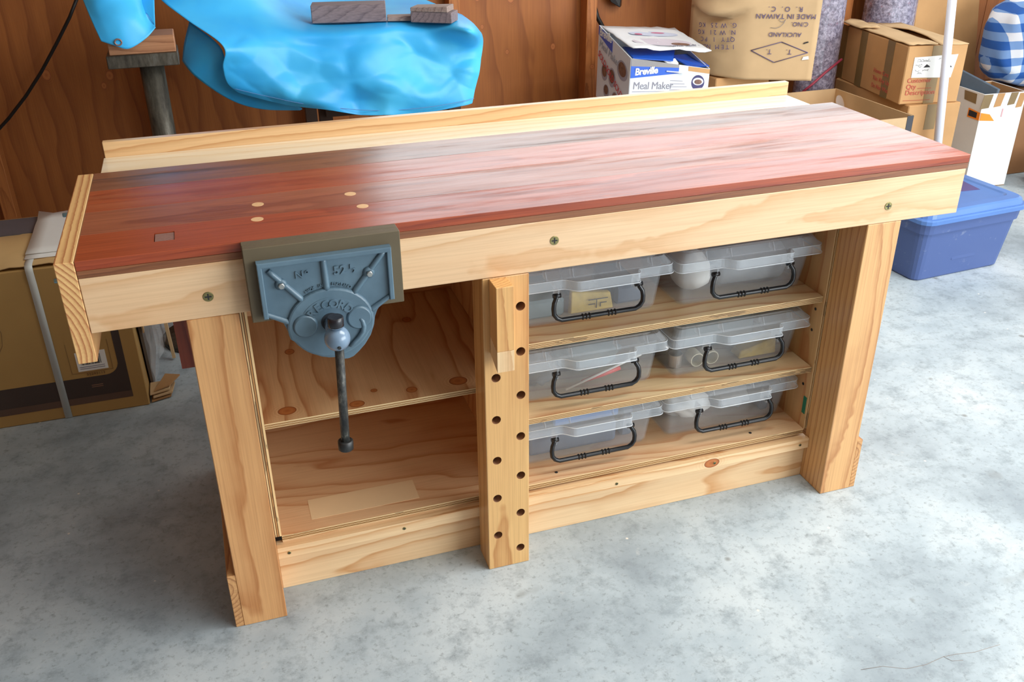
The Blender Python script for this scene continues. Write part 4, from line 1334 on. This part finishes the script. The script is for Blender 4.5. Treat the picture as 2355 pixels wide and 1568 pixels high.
text('red_tape_print', 'SOLD SOLD SOLD', .040, ons(.985, .60, .0044), ln, (0, 0, 1), plain('tape_red', srgb(206, 70, 76), .5), ap, spacing=.86)
text('red_tape_print', 'SOLD', .034, onf(.0, .06, .0044), onf(1, .05) - onf(0, .08), (0, 0, 1), plain('tape_red_2', srgb(206, 70, 76), .5), ap, spacing=.9)
# flaps
f0, f1, f2, f3 = at(1382, 61, y=2.215), at(1551, 66, y=2.30), at(1636, 119, y=1.97), at(1456, 113, y=1.905)
rows = []
for j in range(9):
    r = []
    for i in range(13):
        p = L4(L4(f0, f1, i / 12), L4(f3, f2, i / 12), j / 8)
        p = p + Vector((0, 0, .006 * mnoise.noise(Vector((i * .6, j * .8, 1))) + (.004 * math.sin(i * 1.1) if j == 8 else 0)))
        r.append(p)
    rows.append(r)
o = MB().grid(rows).build('lid_flap', plain('flap_white', srgb(230, 232, 234), .35, var=.015), ap, label='white printed top flap raised off the box')
o.modifiers.new('t', 'SOLIDIFY').thickness = .004


def onl(s, tt, o=.004): return L4(L4(f0, f1, s), L4(f3, f2, s), tt) + Vector((0, -.001, .004 + o))


disc(onl, .55, .33, .33, .10, plain('print_pale_blue', srgb(198, 204, 222), .5), 'printed_plate', .0016)
disc(onl, .50, .70, .38, .15, plain('print_pale_mauve', srgb(206, 196, 206), .5), 'printed_plate', .0016)
disc(onl, .70, .78, .12, .055, food, 'printed_food', .0030)
disc(onl, .33, .38, .05, .03, plain('print_rose', srgb(190, 84, 120), .5), 'printed_food', .0030)
disc(onl, .62, .30, .09, .022, plain('print_rose_2', srgb(200, 96, 128), .5), 'printed_food', .0030)
text('box_lettering', 'Meal Maker', .036, onl(.94, .82, .002), onl(.3, .98) - onl(.94, .85), onl(.94, .2) - onl(.94, .9), grey_ink, ap)
MB().quad([at(1456, 134, y=1.91), at(1548, 140, y=1.925), at(1552, 116, y=2.06), at(1432, 108, y=2.10)], .004).build('inner_flap', blue_card, ap, label='blue inner flap at the front of the box')
MB().quad([at(1540, 128, y=2.02), at(1590, 124, y=2.15), at(1631, 152, y=1.96), at(1586, 154, y=1.93)], .004).build('inner_flap', blue_card, ap, label='blue inner flap at the right of the box')
MB().quad([at(1524, 137, y=1.93), at(1552, 135, y=1.97), at(1560, 146, y=1.95), at(1556, 162, y=1.915)], .004).build('tuck_flap', white_paper, ap, label='white tuck tab folded over the front edge')
MB().quad([at(1533, 164, y=1.905), at(1574, 168, y=1.90), at(1572, 164, y=1.935), at(1534, 160, y=1.935)], .003).build('tuck_flap', white_paper, ap)
MB().quad([onf(.0, .86), onf(.60, .93), onf(.60, 1.0), onf(.0, 1.0)], .0007).build('torn_strip', plain('torn_grey', srgb(150, 146, 146), .7), ap)
MB().quad([onf(.72, .88), onf(1.0, .86), onf(1.0, .99), onf(.72, .99)], .0007).build('torn_strip', cardboard, ap)
top(MB().box(1.84, 2.34, 1.86, 2.26, 0, .530, bev=.003).build('white_carton', paper_grey), 'white carton standing under the appliance box', 'carton')

# ================================================================== big shipping carton
zc = .60
O = Vector((2.564, 2.068, zc))
ra = R(-25.2)
ux, uy = Vector((math.cos(ra), math.sin(ra), 0)), Vector((-math.sin(ra), math.cos(ra), 0))
sc_ = thing('shipping_carton', O + ux * .15 + uy * .15, 'big crumpled shipping carton stamped upside down in purple', 'carton')
Wd, Dpt, Ht = .300, .28, .55
uL = Vector((-.135, .28, 0)) / .28
nL = Vector((-.28, -.135, 0)).normalized()
rows = []
NU, NVv = 48, 52
for j in range(NVv + 1):
    z = Ht * j / NVv
    r = []
    for i in range(NU + 1):
        s = i / NU
        per = s * (2 * Wd + 2 * Dpt)
        if per < Dpt: q, n_ = uL * (Dpt - per), nL
        elif per < Dpt + Wd: q, n_ = ux * (per - Dpt), -uy
        elif per < 2 * Dpt + Wd: q, n_ = ux * Wd + uy * (per - Dpt - Wd), ux
        else:
            k_ = (2 * Wd + 2 * Dpt - per) / Wd
            q, n_ = (ux * Wd + uy * Dpt) * k_ + uL * Dpt * (1 - k_), uy
        p = O + q + Vector((0, 0, z))
        if per < Dpt + .02:
            k = math.sin(min(per, Dpt) / Dpt * PI)
            b = .045 * k * (.35 + .65 * math.sin(PI * min(1, z / .32)))
            if z > .305 - .05 * k: b += .055 * k * min(1, (z - .305 + .05 * k) / .02)
            elif z > .26 - .05 * k: b -= .03 * k * (z - .26 + .05 * k) / .045
            p += n_ * (b + .012 * k * mnoise.noise(Vector((per * 14, z * 14, 0))))
        p += n_ * .003 * mnoise.noise(Vector((per * 9, z * 9, 4)))
        r.append(p)
    rows.append(r)
t_ = MB().grid(rows)
bmesh.ops.remove_doubles(t_.bm, verts=t_.bm.verts[:], dist=.0015)
be = [e for e in t_.bm.edges if e.is_boundary]
bmesh.ops.holes_fill(t_.bm, edges=be, sides=0)
t_.build('carton_body', cardboard_pale, sc_)
fc = lambda x, z, o=.0045: O + ux * x + Vector((0, 0, z)) - uy * o
upd = lambda s, size, x, z, **k: text('stamp', s, size, fc(x, z), -ux, (0, 0, -1), purple_ink, sc_, align='CENTER', **k)
upd('AUCKLAND', .026, .160, .206, spacing=1.0)
upd('C/NO.', .026, .218, .250)
upd('MADE IN TAIWAN', .029, .155, .283, spacing=1.08)
upd('R. O. C.', .029, .150, .313, spacing=1.5)
sg = MB().tube([fc(.095, .226), fc(.120, .224), fc(.138, .232), fc(.150, .246), fc(.156, .262), fc(.148, .250), fc(.134, .252), fc(.128, .262), fc(.140, .266)], .0009, 5)
sg.build('pen_mark', grey_ink, sc_)
dm = MB()
dc = [(.022, .128), (.150, .166), (.268, .122), (.128, .078)]
for a_, b_ in zip(dc, dc[1:] + dc[:1]): dm.tube([fc(*a_, .0035), fc(*b_, .0035)], .0017, 6)
dm.build('diamond_mark', purple_ink, sc_)
upd('T.', .030, .100, .134)
upd('T.', .030, .186, .134)
MB().quad([fc(.245, .09), fc(.275, .094), fc(.272, .108), fc(.25, .104)], .002).build('tear', white_paper, sc_)
MB().quad([fc(.243, .158), fc(.266, .166), fc(.262, .170), fc(.244, .164)], .001).build('scuff', black_ink, sc_)


def lf(s, z, o=.006):
    per = Dpt * (1 - s)
    k = math.sin(min(per, Dpt) / Dpt * PI)
    b = .045 * k * (.35 + .65 * math.sin(PI * min(1, z / .32)))
    return O + uL * (Dpt * s) + nL * (b + o) + Vector((0, 0, z))


for s, z, st_ in ((0, .150, 'ITEM NO.A'), (0, .182, 'QTY 1 PC'), (0, .212, 'N.W 21 KG'), (0, .242, 'G.W 25 KG')):
    for i_, ch in enumerate(st_):
        if ch == ' ': continue
        s0 = .14 + .62 * i_ / 9.0
        d_ = lf(s0 + .05, z) - lf(s0, z)
        text('stamp', ch, .028, lf(s0, z - .016 * i_ / 9.0, .010), d_ + Vector((0, 0, -.002)), (0, 0, -1), purple_ink, sc_)
top(MB().box(2.48, 2.76, 2.156, 2.36, 0, .592, bev=.004).build('brown_carton', cardboard), 'brown carton standing under the stamped shipping carton', 'carton')

# ================================================================== wrapped underlay rolls
t = NT('felt_underlay')
tv = t.obj()
fa = t.noise(tv, 55, 6, .8)
fb_ = t.noise(t.obj(loc=(3, 1, 0)), 34, 5, .75)
c = t.ramp(fa, [(.33, srgb(70, 64, 84)), (.47, srgb(128, 122, 142)), (.6, srgb(176, 170, 190))])
c = t.mix(t.ramp(fb_, [(.60, (0, 0, 0, 1)), (.68, (.6, .6, .6, 1))]), c, srgb(150, 74, 96))
t.bump(t.noise(tv, 9, 3), .8, .03)
felt = t.fin(c, .45, coat=1.0, coat_rough=.08)


def roll(name, cx, cy, r, z0, z1, label, seed):
    th_ = thing(name, (cx, cy, z0), label, 'roll')
    L = []
    for j in range(15):
        z = z0 + (z1 - z0) * j / 14
        L.append([Vector((cx + (r * (1 + .07 * mnoise.noise(Vector((math.cos(2 * PI * k / 40) * 1.6 + seed, math.sin(2 * PI * k / 40) * 1.6, z * 3))))) * math.cos(2 * PI * k / 40),
                          cy + r * math.sin(2 * PI * k / 40) * .8, z)) for k in range(40)])
    MB().loops(L, smooth=True).build('roll_body', felt, th_)
    return th_


ru = roll('underlay_roll', 3.115, 2.31, .105, 0, 1.12, 'tall mottled purple grey underlay roll in plastic wrap behind the shipping carton', 1)
MB().tube([at(1838, 218, y=2.235), at(1870, 192, y=2.215), at(1900, 165, y=2.215), at(1936, 136, y=2.23)], .006, 8).build('red_ribbon', plain('red_ribbon', srgb(164, 56, 78), .5), ru, label='red ribbon crossing the roll')
roll('underlay_roll', 3.62, 2.465, .135, 0, 1.05, 'shorter underlay roll standing behind the taped carton', 6)

# ================================================================== right-hand cartons
def fr_(o, rot):
    a_ = R(rot)
    X_, Y_ = Vector((math.cos(a_), math.sin(a_), 0)), Vector((-math.sin(a_), math.cos(a_), 0))
    return lambda x, y, z: Vector(o) + X_ * x + Y_ * y + Vector((0, 0, z))


# lower closed carton
LO = fr_((3.228, 1.749, 0), -3.9)
lc = thing('lower_carton', LO(.134, .31, 0), 'plain brown carton supporting the taped carton', 'carton')
hb = lambda F, a_, b_, c_, d_, z0_, z1_, bev=0: MB().hull8([F(a_, c_, z0_), F(b_, c_, z0_), F(b_, d_, z0_), F(a_, d_, z0_)], [F(a_, c_, z1_), F(b_, c_, z1_), F(b_, d_, z1_), F(a_, d_, z1_)], bev=bev)
hb(LO, 0, .268, 0, .60, 0, .4985, .004).build('carton_body', cardboard, lc)
hb(LO, .095, .15, -.001, .001, .385, .4985).build('tape', brown_tape, lc, label='olive brown packing tape')
# taped carton on it
TO = fr_((3.196, 1.781, .4992), -8.9)
tc_ = thing('taped_carton', TO(.14, .28, 0), 'battered taped carton with white label stacked on a plain brown carton', 'carton')
tw, td, thh = .282, .567, .256
hb(TO, 0, tw, 0, td, 0, thh - .004, .004).build('carton_body', cardboard, tc_)
for y in (.055, .30, .49): hb(TO, -.0012, .001, y + .055, y + .115, .0, thh - .004).build('tape', brown_tape, tc_, label='olive brown packing tape')
hb(TO, .115, .165, -.0012, .001, .0, thh - .004).build('tape', brown_tape, tc_)
for k, (ya, yb_, w_) in enumerate(((.02, .27, .10), (.30, .56, .10))):
    rows = []
    for j in range(8):
        rows.append([TO(.0 + w_ * 1.35 * j / 7, .0 + td * i / 10, thh + .004 * mnoise.noise(Vector((i * .8, j * .7, k))) + (.030 * (i / 10) ** 2 * (j / 7) if k else .002)) for i in range(11)])
    if k: rows = [[TO(tw - .132 * j / 7, td * i / 10, thh + .004 * mnoise.noise(Vector((i * .8, j * .9, 7))) + .022 * (j / 7) * math.sin(PI * min(1, i / 8))) for i in range(11)] for j in range(8)]
    o = MB().grid(rows).build('top_flap', cardboard_pale, tc_)
    o.modifiers.new('t', 'SOLIDIFY').thickness = .004
rows = [[TO(-.03 + .10 * j / 4, td * .68 + .20 * i / 6, thh + .012 + .012 * mnoise.noise(Vector((i * .9, j * .8, 12)))) for i in range(7)] for j in range(5)]
o = MB().grid(rows).build('torn_flap', cardboard_pale, tc_)
o.modifiers.new('t', 'SOLIDIFY').thickness = .005
tf = lambda x, z, o=.002: TO(x, -o, z)
MB().quad([tf(.035, .118), tf(.225, .112), tf(.240, .212), tf(.035, .205)], .0008).build('paper_label', white_paper, tc_, label='white paper label with handwriting')
hw = MB()
rr = random.Random(5)
for (xs, xe, z) in ((.050, .108, .192), (.045, .078, .172), (.060, .076, .163), (.045, .070, .148), (.082, .112, .149), (.060, .082, .137), (.150, .205, .196)):
    pts = []
    x = xs
    while x < xe:
        pts.append(tf(x, z + rr.uniform(-.0045, .0045), .0030))
        x += .0028
    hw.tube(pts, .0006, 4)
hw.quad([tf(.048, .186, .003), tf(.112, .187, .003), tf(.112, .188, .003), tf(.048, .187, .003)], .0006)
hw.build('handwriting', black_ink, tc_)
sk = MB()
for cx, cz in ((.100, .164), (.205, .160)): sk.hull8([tf(cx - .016, cz - .004, .0024), tf(cx + .016, cz - .003, .0024), tf(cx + .012, cz + .002, .0024), tf(cx - .002, cz + .010, .0024)], [tf(cx - .016, cz - .004, .0032), tf(cx + .016, cz - .003, .0032), tf(cx + .012, cz + .002, .0032), tf(cx - .002, cz + .010, .0032)])
sk.build('ink_sketch', black_ink, tc_)
Xd = tf(1, 0) - tf(0, 0)
text('red_print', 'Customer', .028, tf(.020, .096), Xd, (0, 0, 1), red_ink, tc_)
text('red_print', 'Qty ..........', .030, tf(.020, .068), Xd, (0, 0, 1), red_ink, tc_)
text('red_print', 'Description', .030, tf(.020, .042), Xd, (0, 0, 1), red_ink, tc_)
text('red_print', '.......................', .026, tf(.016, .016), Xd, (0, 0, 1), red_ink, tc_)
Yd = TO(0, 0, 0) - TO(0, 1, 0)
for k, s_ in enumerate(('Home Care', 'This Way Up', 'Do Not Wet')):
    text('red_print', s_, .028, TO(-.002, .255, .095 - .034 * k), Yd, (0, 0, 1), red_ink, tc_)
# open carton in front
OPX0, OPX1, OPY0, OPY1, OPH = 2.66, 3.130, 1.60, 2.148, .500
oc = thing('open_carton', (2.9, 1.87, 0), 'open empty brown carton between the bench end and the stacked cartons', 'carton')
for nm_, b_ in (('side_wall', (OPX0, OPX0 + .006, OPY0, OPY1)), ('side_wall', (OPX1 - .006, OPX1, OPY0, OPY1)), ('front_wall', (OPX0 + .006, OPX1 - .006, OPY0, OPY0 + .006)), ('rear_wall', (OPX0 + .006, OPX1 - .006, OPY1 - .006, OPY1))):
    MB().box(*b_, 0, OPH - (.0 if nm_ != 'front_wall' else .006)).build(nm_, cardboard_pale, oc)
MB().box(OPX0, OPX1, OPY0, OPY1, 0, .006).build('carton_bottom', cardboard_in, oc)
MB().box(OPX1 - .0005, OPX1 + .0012, OPY0 - .002, OPY0 + .05, .3, OPH + .0005).build('dark_tape', plain('dark_tape', srgb(58, 60, 66), .5), oc, label='dark tape down the near corner')
MB().box(OPX1 - .03, OPX1 + .0012, OPY0 - .0018, OPY0 + .0002, .3, OPH + .0005).build('dark_tape', plain('dark_tape_2', srgb(58, 60, 66), .5), oc)
cl = at(1930, 238, y=2.04)
dsk = MB().cyl(cl, cl + Vector((.004, -.006, .003)), .038, n=28, bev=.001)
top(dsk.build('plastic_disc', clear_lid), 'round clear plastic disc standing inside the open carton', 'disc')
lidp = MB().box(2.90, 3.12, 1.98, 2.13, .0065, cl.z - .036)
top(lidp.build('inner_packet', cardboard_in), 'brown packet inside the open carton under the clear disc', 'packet')
# white pipe leaning
top(MB().cyl(at(2157, 325, y=1.665) + (at(2157, 325, y=1.665) - at(2190, 0, y=1.705)) * .565, at(2190, 0, y=1.705) + (at(2190, 0, y=1.705) - at(2157, 325, y=1.665)) * .5, .0185, n=24).build('white_pipe', plain('white_pvc', srgb(228, 230, 240), .3, var=.01)), 'thin white plastic pipe leaning in front of the taped carton', 'pipe')
# flattened carton leaning at the back
top(MB().hull8([(3.82, 2.44, 0), (4.30, 2.44, 0), (4.30, 2.48, 0), (3.82, 2.48, 0)], [(3.80, 2.52, 1.15), (4.16, 2.52, 1.15), (4.16, 2.56, 1.15), (3.80, 2.56, 1.15)], bev=.003).build('flat_carton', cardboard), 'flattened brown carton leaning upright on the wall behind the cartons', 'carton')
# white tall carton, open
WO = fr_((3.792, 1.906, 0), -4.3)
wc = thing('tall_carton', WO(.12, .12, 0), 'tall white open carton with an orange sticker and torn taped rim', 'carton')
ww, wd, wh = .235, .245, .470
wp = plain('white_carton_skin', srgb(226, 226, 222), .5, var=.02)
for nm_, b_ in (('front_wall', (0, ww, 0, .006)), ('rear_wall', (0, ww, wd - .006, wd)), ('side_wall', (0, .006, .006, wd - .006)), ('side_wall', (ww - .006, ww, .006, wd - .006))):
    hb(WO, *b_, 0, wh, .0).build(nm_, [wp], wc)
for nm_, b_ in (('lining', (.0065, ww - .0065, wd - .008, wd - .0062)), ('lining', (ww - .008, ww - .0062, .007, wd - .007))):
    hb(WO, *b_, .01, wh - .001).build(nm_, cardboard_in, wc, label='brown inside face')
hb(WO, 0, ww, 0, wd, 0, .006).build('carton_bottom', cardboard_in, wc)
rr = random.Random(8)
for k, (xa, xb, za, zb_) in enumerate(((.0, .05, .40, .468), (.075, .115, .405, .470), (.15, .19, .41, .470), (.20, .235, .395, .465))):
    MB().quad([WO(xa - .01, -.001, za), WO(xb - .012, -.001, za + .004), WO(xb, -.001, zb_), WO(xa, -.001, zb_)], .0012).build('torn_patch', cardboard_in if k % 2 else brown_tape, wc, label='torn brown patch on the rim')
MB().quad([WO(-.001, .045, .415), WO(-.001, .13, .42), WO(-.001, .14, .462), WO(-.001, .05, .462)], .0012).build('torn_patch', brown_tape, wc)
MB().quad([WO(.002, -.0016, .345), WO(.085, -.0016, .338), WO(.052, -.0016, .372), WO(.002, -.0016, .382)], .001).build('orange_sticker', plain('orange', srgb(250, 140, 20), .5), wc, label='orange sticker with a black square')
MB().quad([WO(-.0016, .0, .345), WO(-.0016, .085, .345), WO(-.0016, .085, .388), WO(-.0016, .0, .382)], .001).build('orange_sticker', plain('orange_2', srgb(250, 140, 20), .5), wc)
MB().quad([WO(-.0024, .020, .352), WO(-.0024, .078, .352), WO(-.0024, .078, .380), WO(-.0024, .020, .378)], .001).build('black_square', black_ink, wc)
MB().quad([WO(.118, -.0016, .355), WO(.124, -.0016, .355), WO(.125, -.0016, .395), WO(.118, -.0016, .395)], .001).build('pink_mark', plain('pink', srgb(232, 170, 176), .6), wc)
fo = thing('dark_folder', WO(.1, .12, .1), 'dark blue grey folder leaning inside the tall white carton', 'folder')
MB().hull8([WO(.012, .020, .02), WO(.012, .225, .02), WO(.026, .225, .02), WO(.026, .020, .02)], [WO(.085, .020, .485), WO(.020, .225, .540), WO(.034, .225, .540), WO(.100, .020, .485)], bev=.002).build('folder_cover', plain('slate_folder', srgb(84, 100, 116), .5), fo)
# blue tote
t = NT('tote_blue')
tb1 = t.noise(t.obj(), 20, 6, .75)
tote_m = t.fin(t.mix(t.ramp(tb1, [(.60, (0, 0, 0, 1)), (.74, (.5, .5, .5, 1))]), srgb(74, 94, 146), srgb(150, 160, 182)), .38)
lidm = plain('tote_lid', srgb(88, 128, 194), .3, var=.04)
TT_ = fr_((2.790, 1.042, 0), 4.2)
to = thing('blue_tote', TT_(.24, .19, 0), 'blue plastic tote with a snap lid on the floor at the bench end', 'storage tote')
rl = lambda a_, b_, c_, d_, r_, z_: [TT_(p.x, p.y, z_) for p in rrect(a_, b_, c_, d_, r_, 0)]
MB().loops([rl(.020, .455, .016, .355, .03, .0), rl(.014, .461, .010, .361, .034, .006), rl(-.006, .482, -.012, .385, .04, .205), rl(-.014, .490, -.020, .393, .045, .207), rl(-.018, .494, -.024, .397, .045, .248), rl(-.022, .498, -.028, .401, .046, .250)], smooth=False).build('tub_body', tote_m, to)
MB().loops([rl(-.030, .506, -.036, .409, .05, .2505), rl(-.032, .508, -.038, .411, .05, .266), rl(-.028, .504, -.034, .407, .05, .270), rl(-.018, .494, -.024, .397, .045, .271), rl(-.014, .490, -.020, .393, .045, .290), rl(-.006, .482, -.012, .385, .045, .296), rl(.03, .446, .024, .349, .03, .297), rl(.036, .440, .03, .343, .03, .291)], smooth=False).build('lid', lidm, to, label='lighter blue lid')
hb(TT_, .18, .30, .0015, .006, .07, .145).build('label_recess', tote_m, to)
MB().quad([TT_(.25, .15, .2915), TT_(.40, .13, .2915), TT_(.42, .24, .2915), TT_(.27, .26, .2915)], .0008).build('dark_stain', plain('maroon_mark', srgb(84, 74, 130), .4), to, label='dull purple mark on the lid')
# gingham cushion on a brown carton
top(MB().box(4.12, 4.68, 2.02, 2.36, 0, .42, bev=.004).build('storage_carton', plain('dark_carton', srgb(138, 96, 60), .8)), 'dark brown carton behind the tall white carton', 'carton')
t = NT('gingham')
tc = t.n('ShaderNodeTexCoord')
sp_ = t.n('ShaderNodeSeparateXYZ')
mp = t.n('ShaderNodeMapping')
mp.inputs['Rotation'].default_value = (0, R(12), 0)
t.l(tc.outputs['Object'], mp.inputs[0])
t.l(mp.outputs[0], sp_.inputs[0])
ck = lambda s_: t.math('GREATER_THAN', t.math('FRACT', t.math('ADD', t.math('MULTIPLY', s_, 12.5), 50.2)), .5)
fsum = t.math('MULTIPLY', t.math('ADD', ck(sp_.outputs[0]), ck(sp_.outputs[2])), .5)
t.bump(t.noise(tc.outputs['Object'], 9, 3), .25, .02)
ging = t.fin(t.ramp(fsum, [(0, srgb(226, 230, 238)), (.4, srgb(120, 158, 212)), (.9, srgb(34, 92, 174))], 'CONSTANT'), .75)
t2 = bmesh.new()
bmesh.ops.create_uvsphere(t2, u_segments=48, v_segments=32, radius=1.0)
for v in t2.verts:
    p = v.co
    f = lambda q, e: math.copysign(abs(q) ** e, q)
    k = 1 + .05 * mnoise.noise(p * 3)
    v.co = Vector((4.38 + .34 * f(p.x, .6) * k, 2.19 + .17 * f(p.y, .8) * k, .645 + .222 * f(p.z, .62) * k))
for f in t2.faces: f.smooth = True
top(MB().add(t2).build('gingham_cushion', ging), 'plump blue and white gingham cushion at the top right corner', 'cushion')
# wood offcuts by the wall
for k, (x, y, z, l_, r_, a_) in enumerate(((4.13, 1.74, .047, .5, .045, 6), (4.16, 1.86, .053, .5, .050, 6), (4.15, 1.80, .130, .45, .042, 6), (4.20, 1.63, .042, .4, .04, 4))):
    ca, sa = math.cos(R(a_)), math.sin(R(a_))
    lg = MB()
    pts = [Vector((x + ca * l_ * s_, y + sa * l_ * s_ * .4, z)) for s_ in (0, .25, .5, .75, 1.0)]
    lg.tube(pts, [r_ * .95, r_, r_ * 1.04, r_, r_ * .92], 9)
    lb_ = ('split log on the floor nearest the blue tote', 'split log on the floor against the brown carton', 'log lying across the two floor logs', 'thin log at the front of the pile')[k]
    top(lg.build('split_log', plain('bark_%d' % k, srgb(96 + 14 * k, 66 + 10 * k, 44 + 8 * k), .85, var=.25, sc=18)), lb_, 'log', 'firewood logs behind the blue tote')
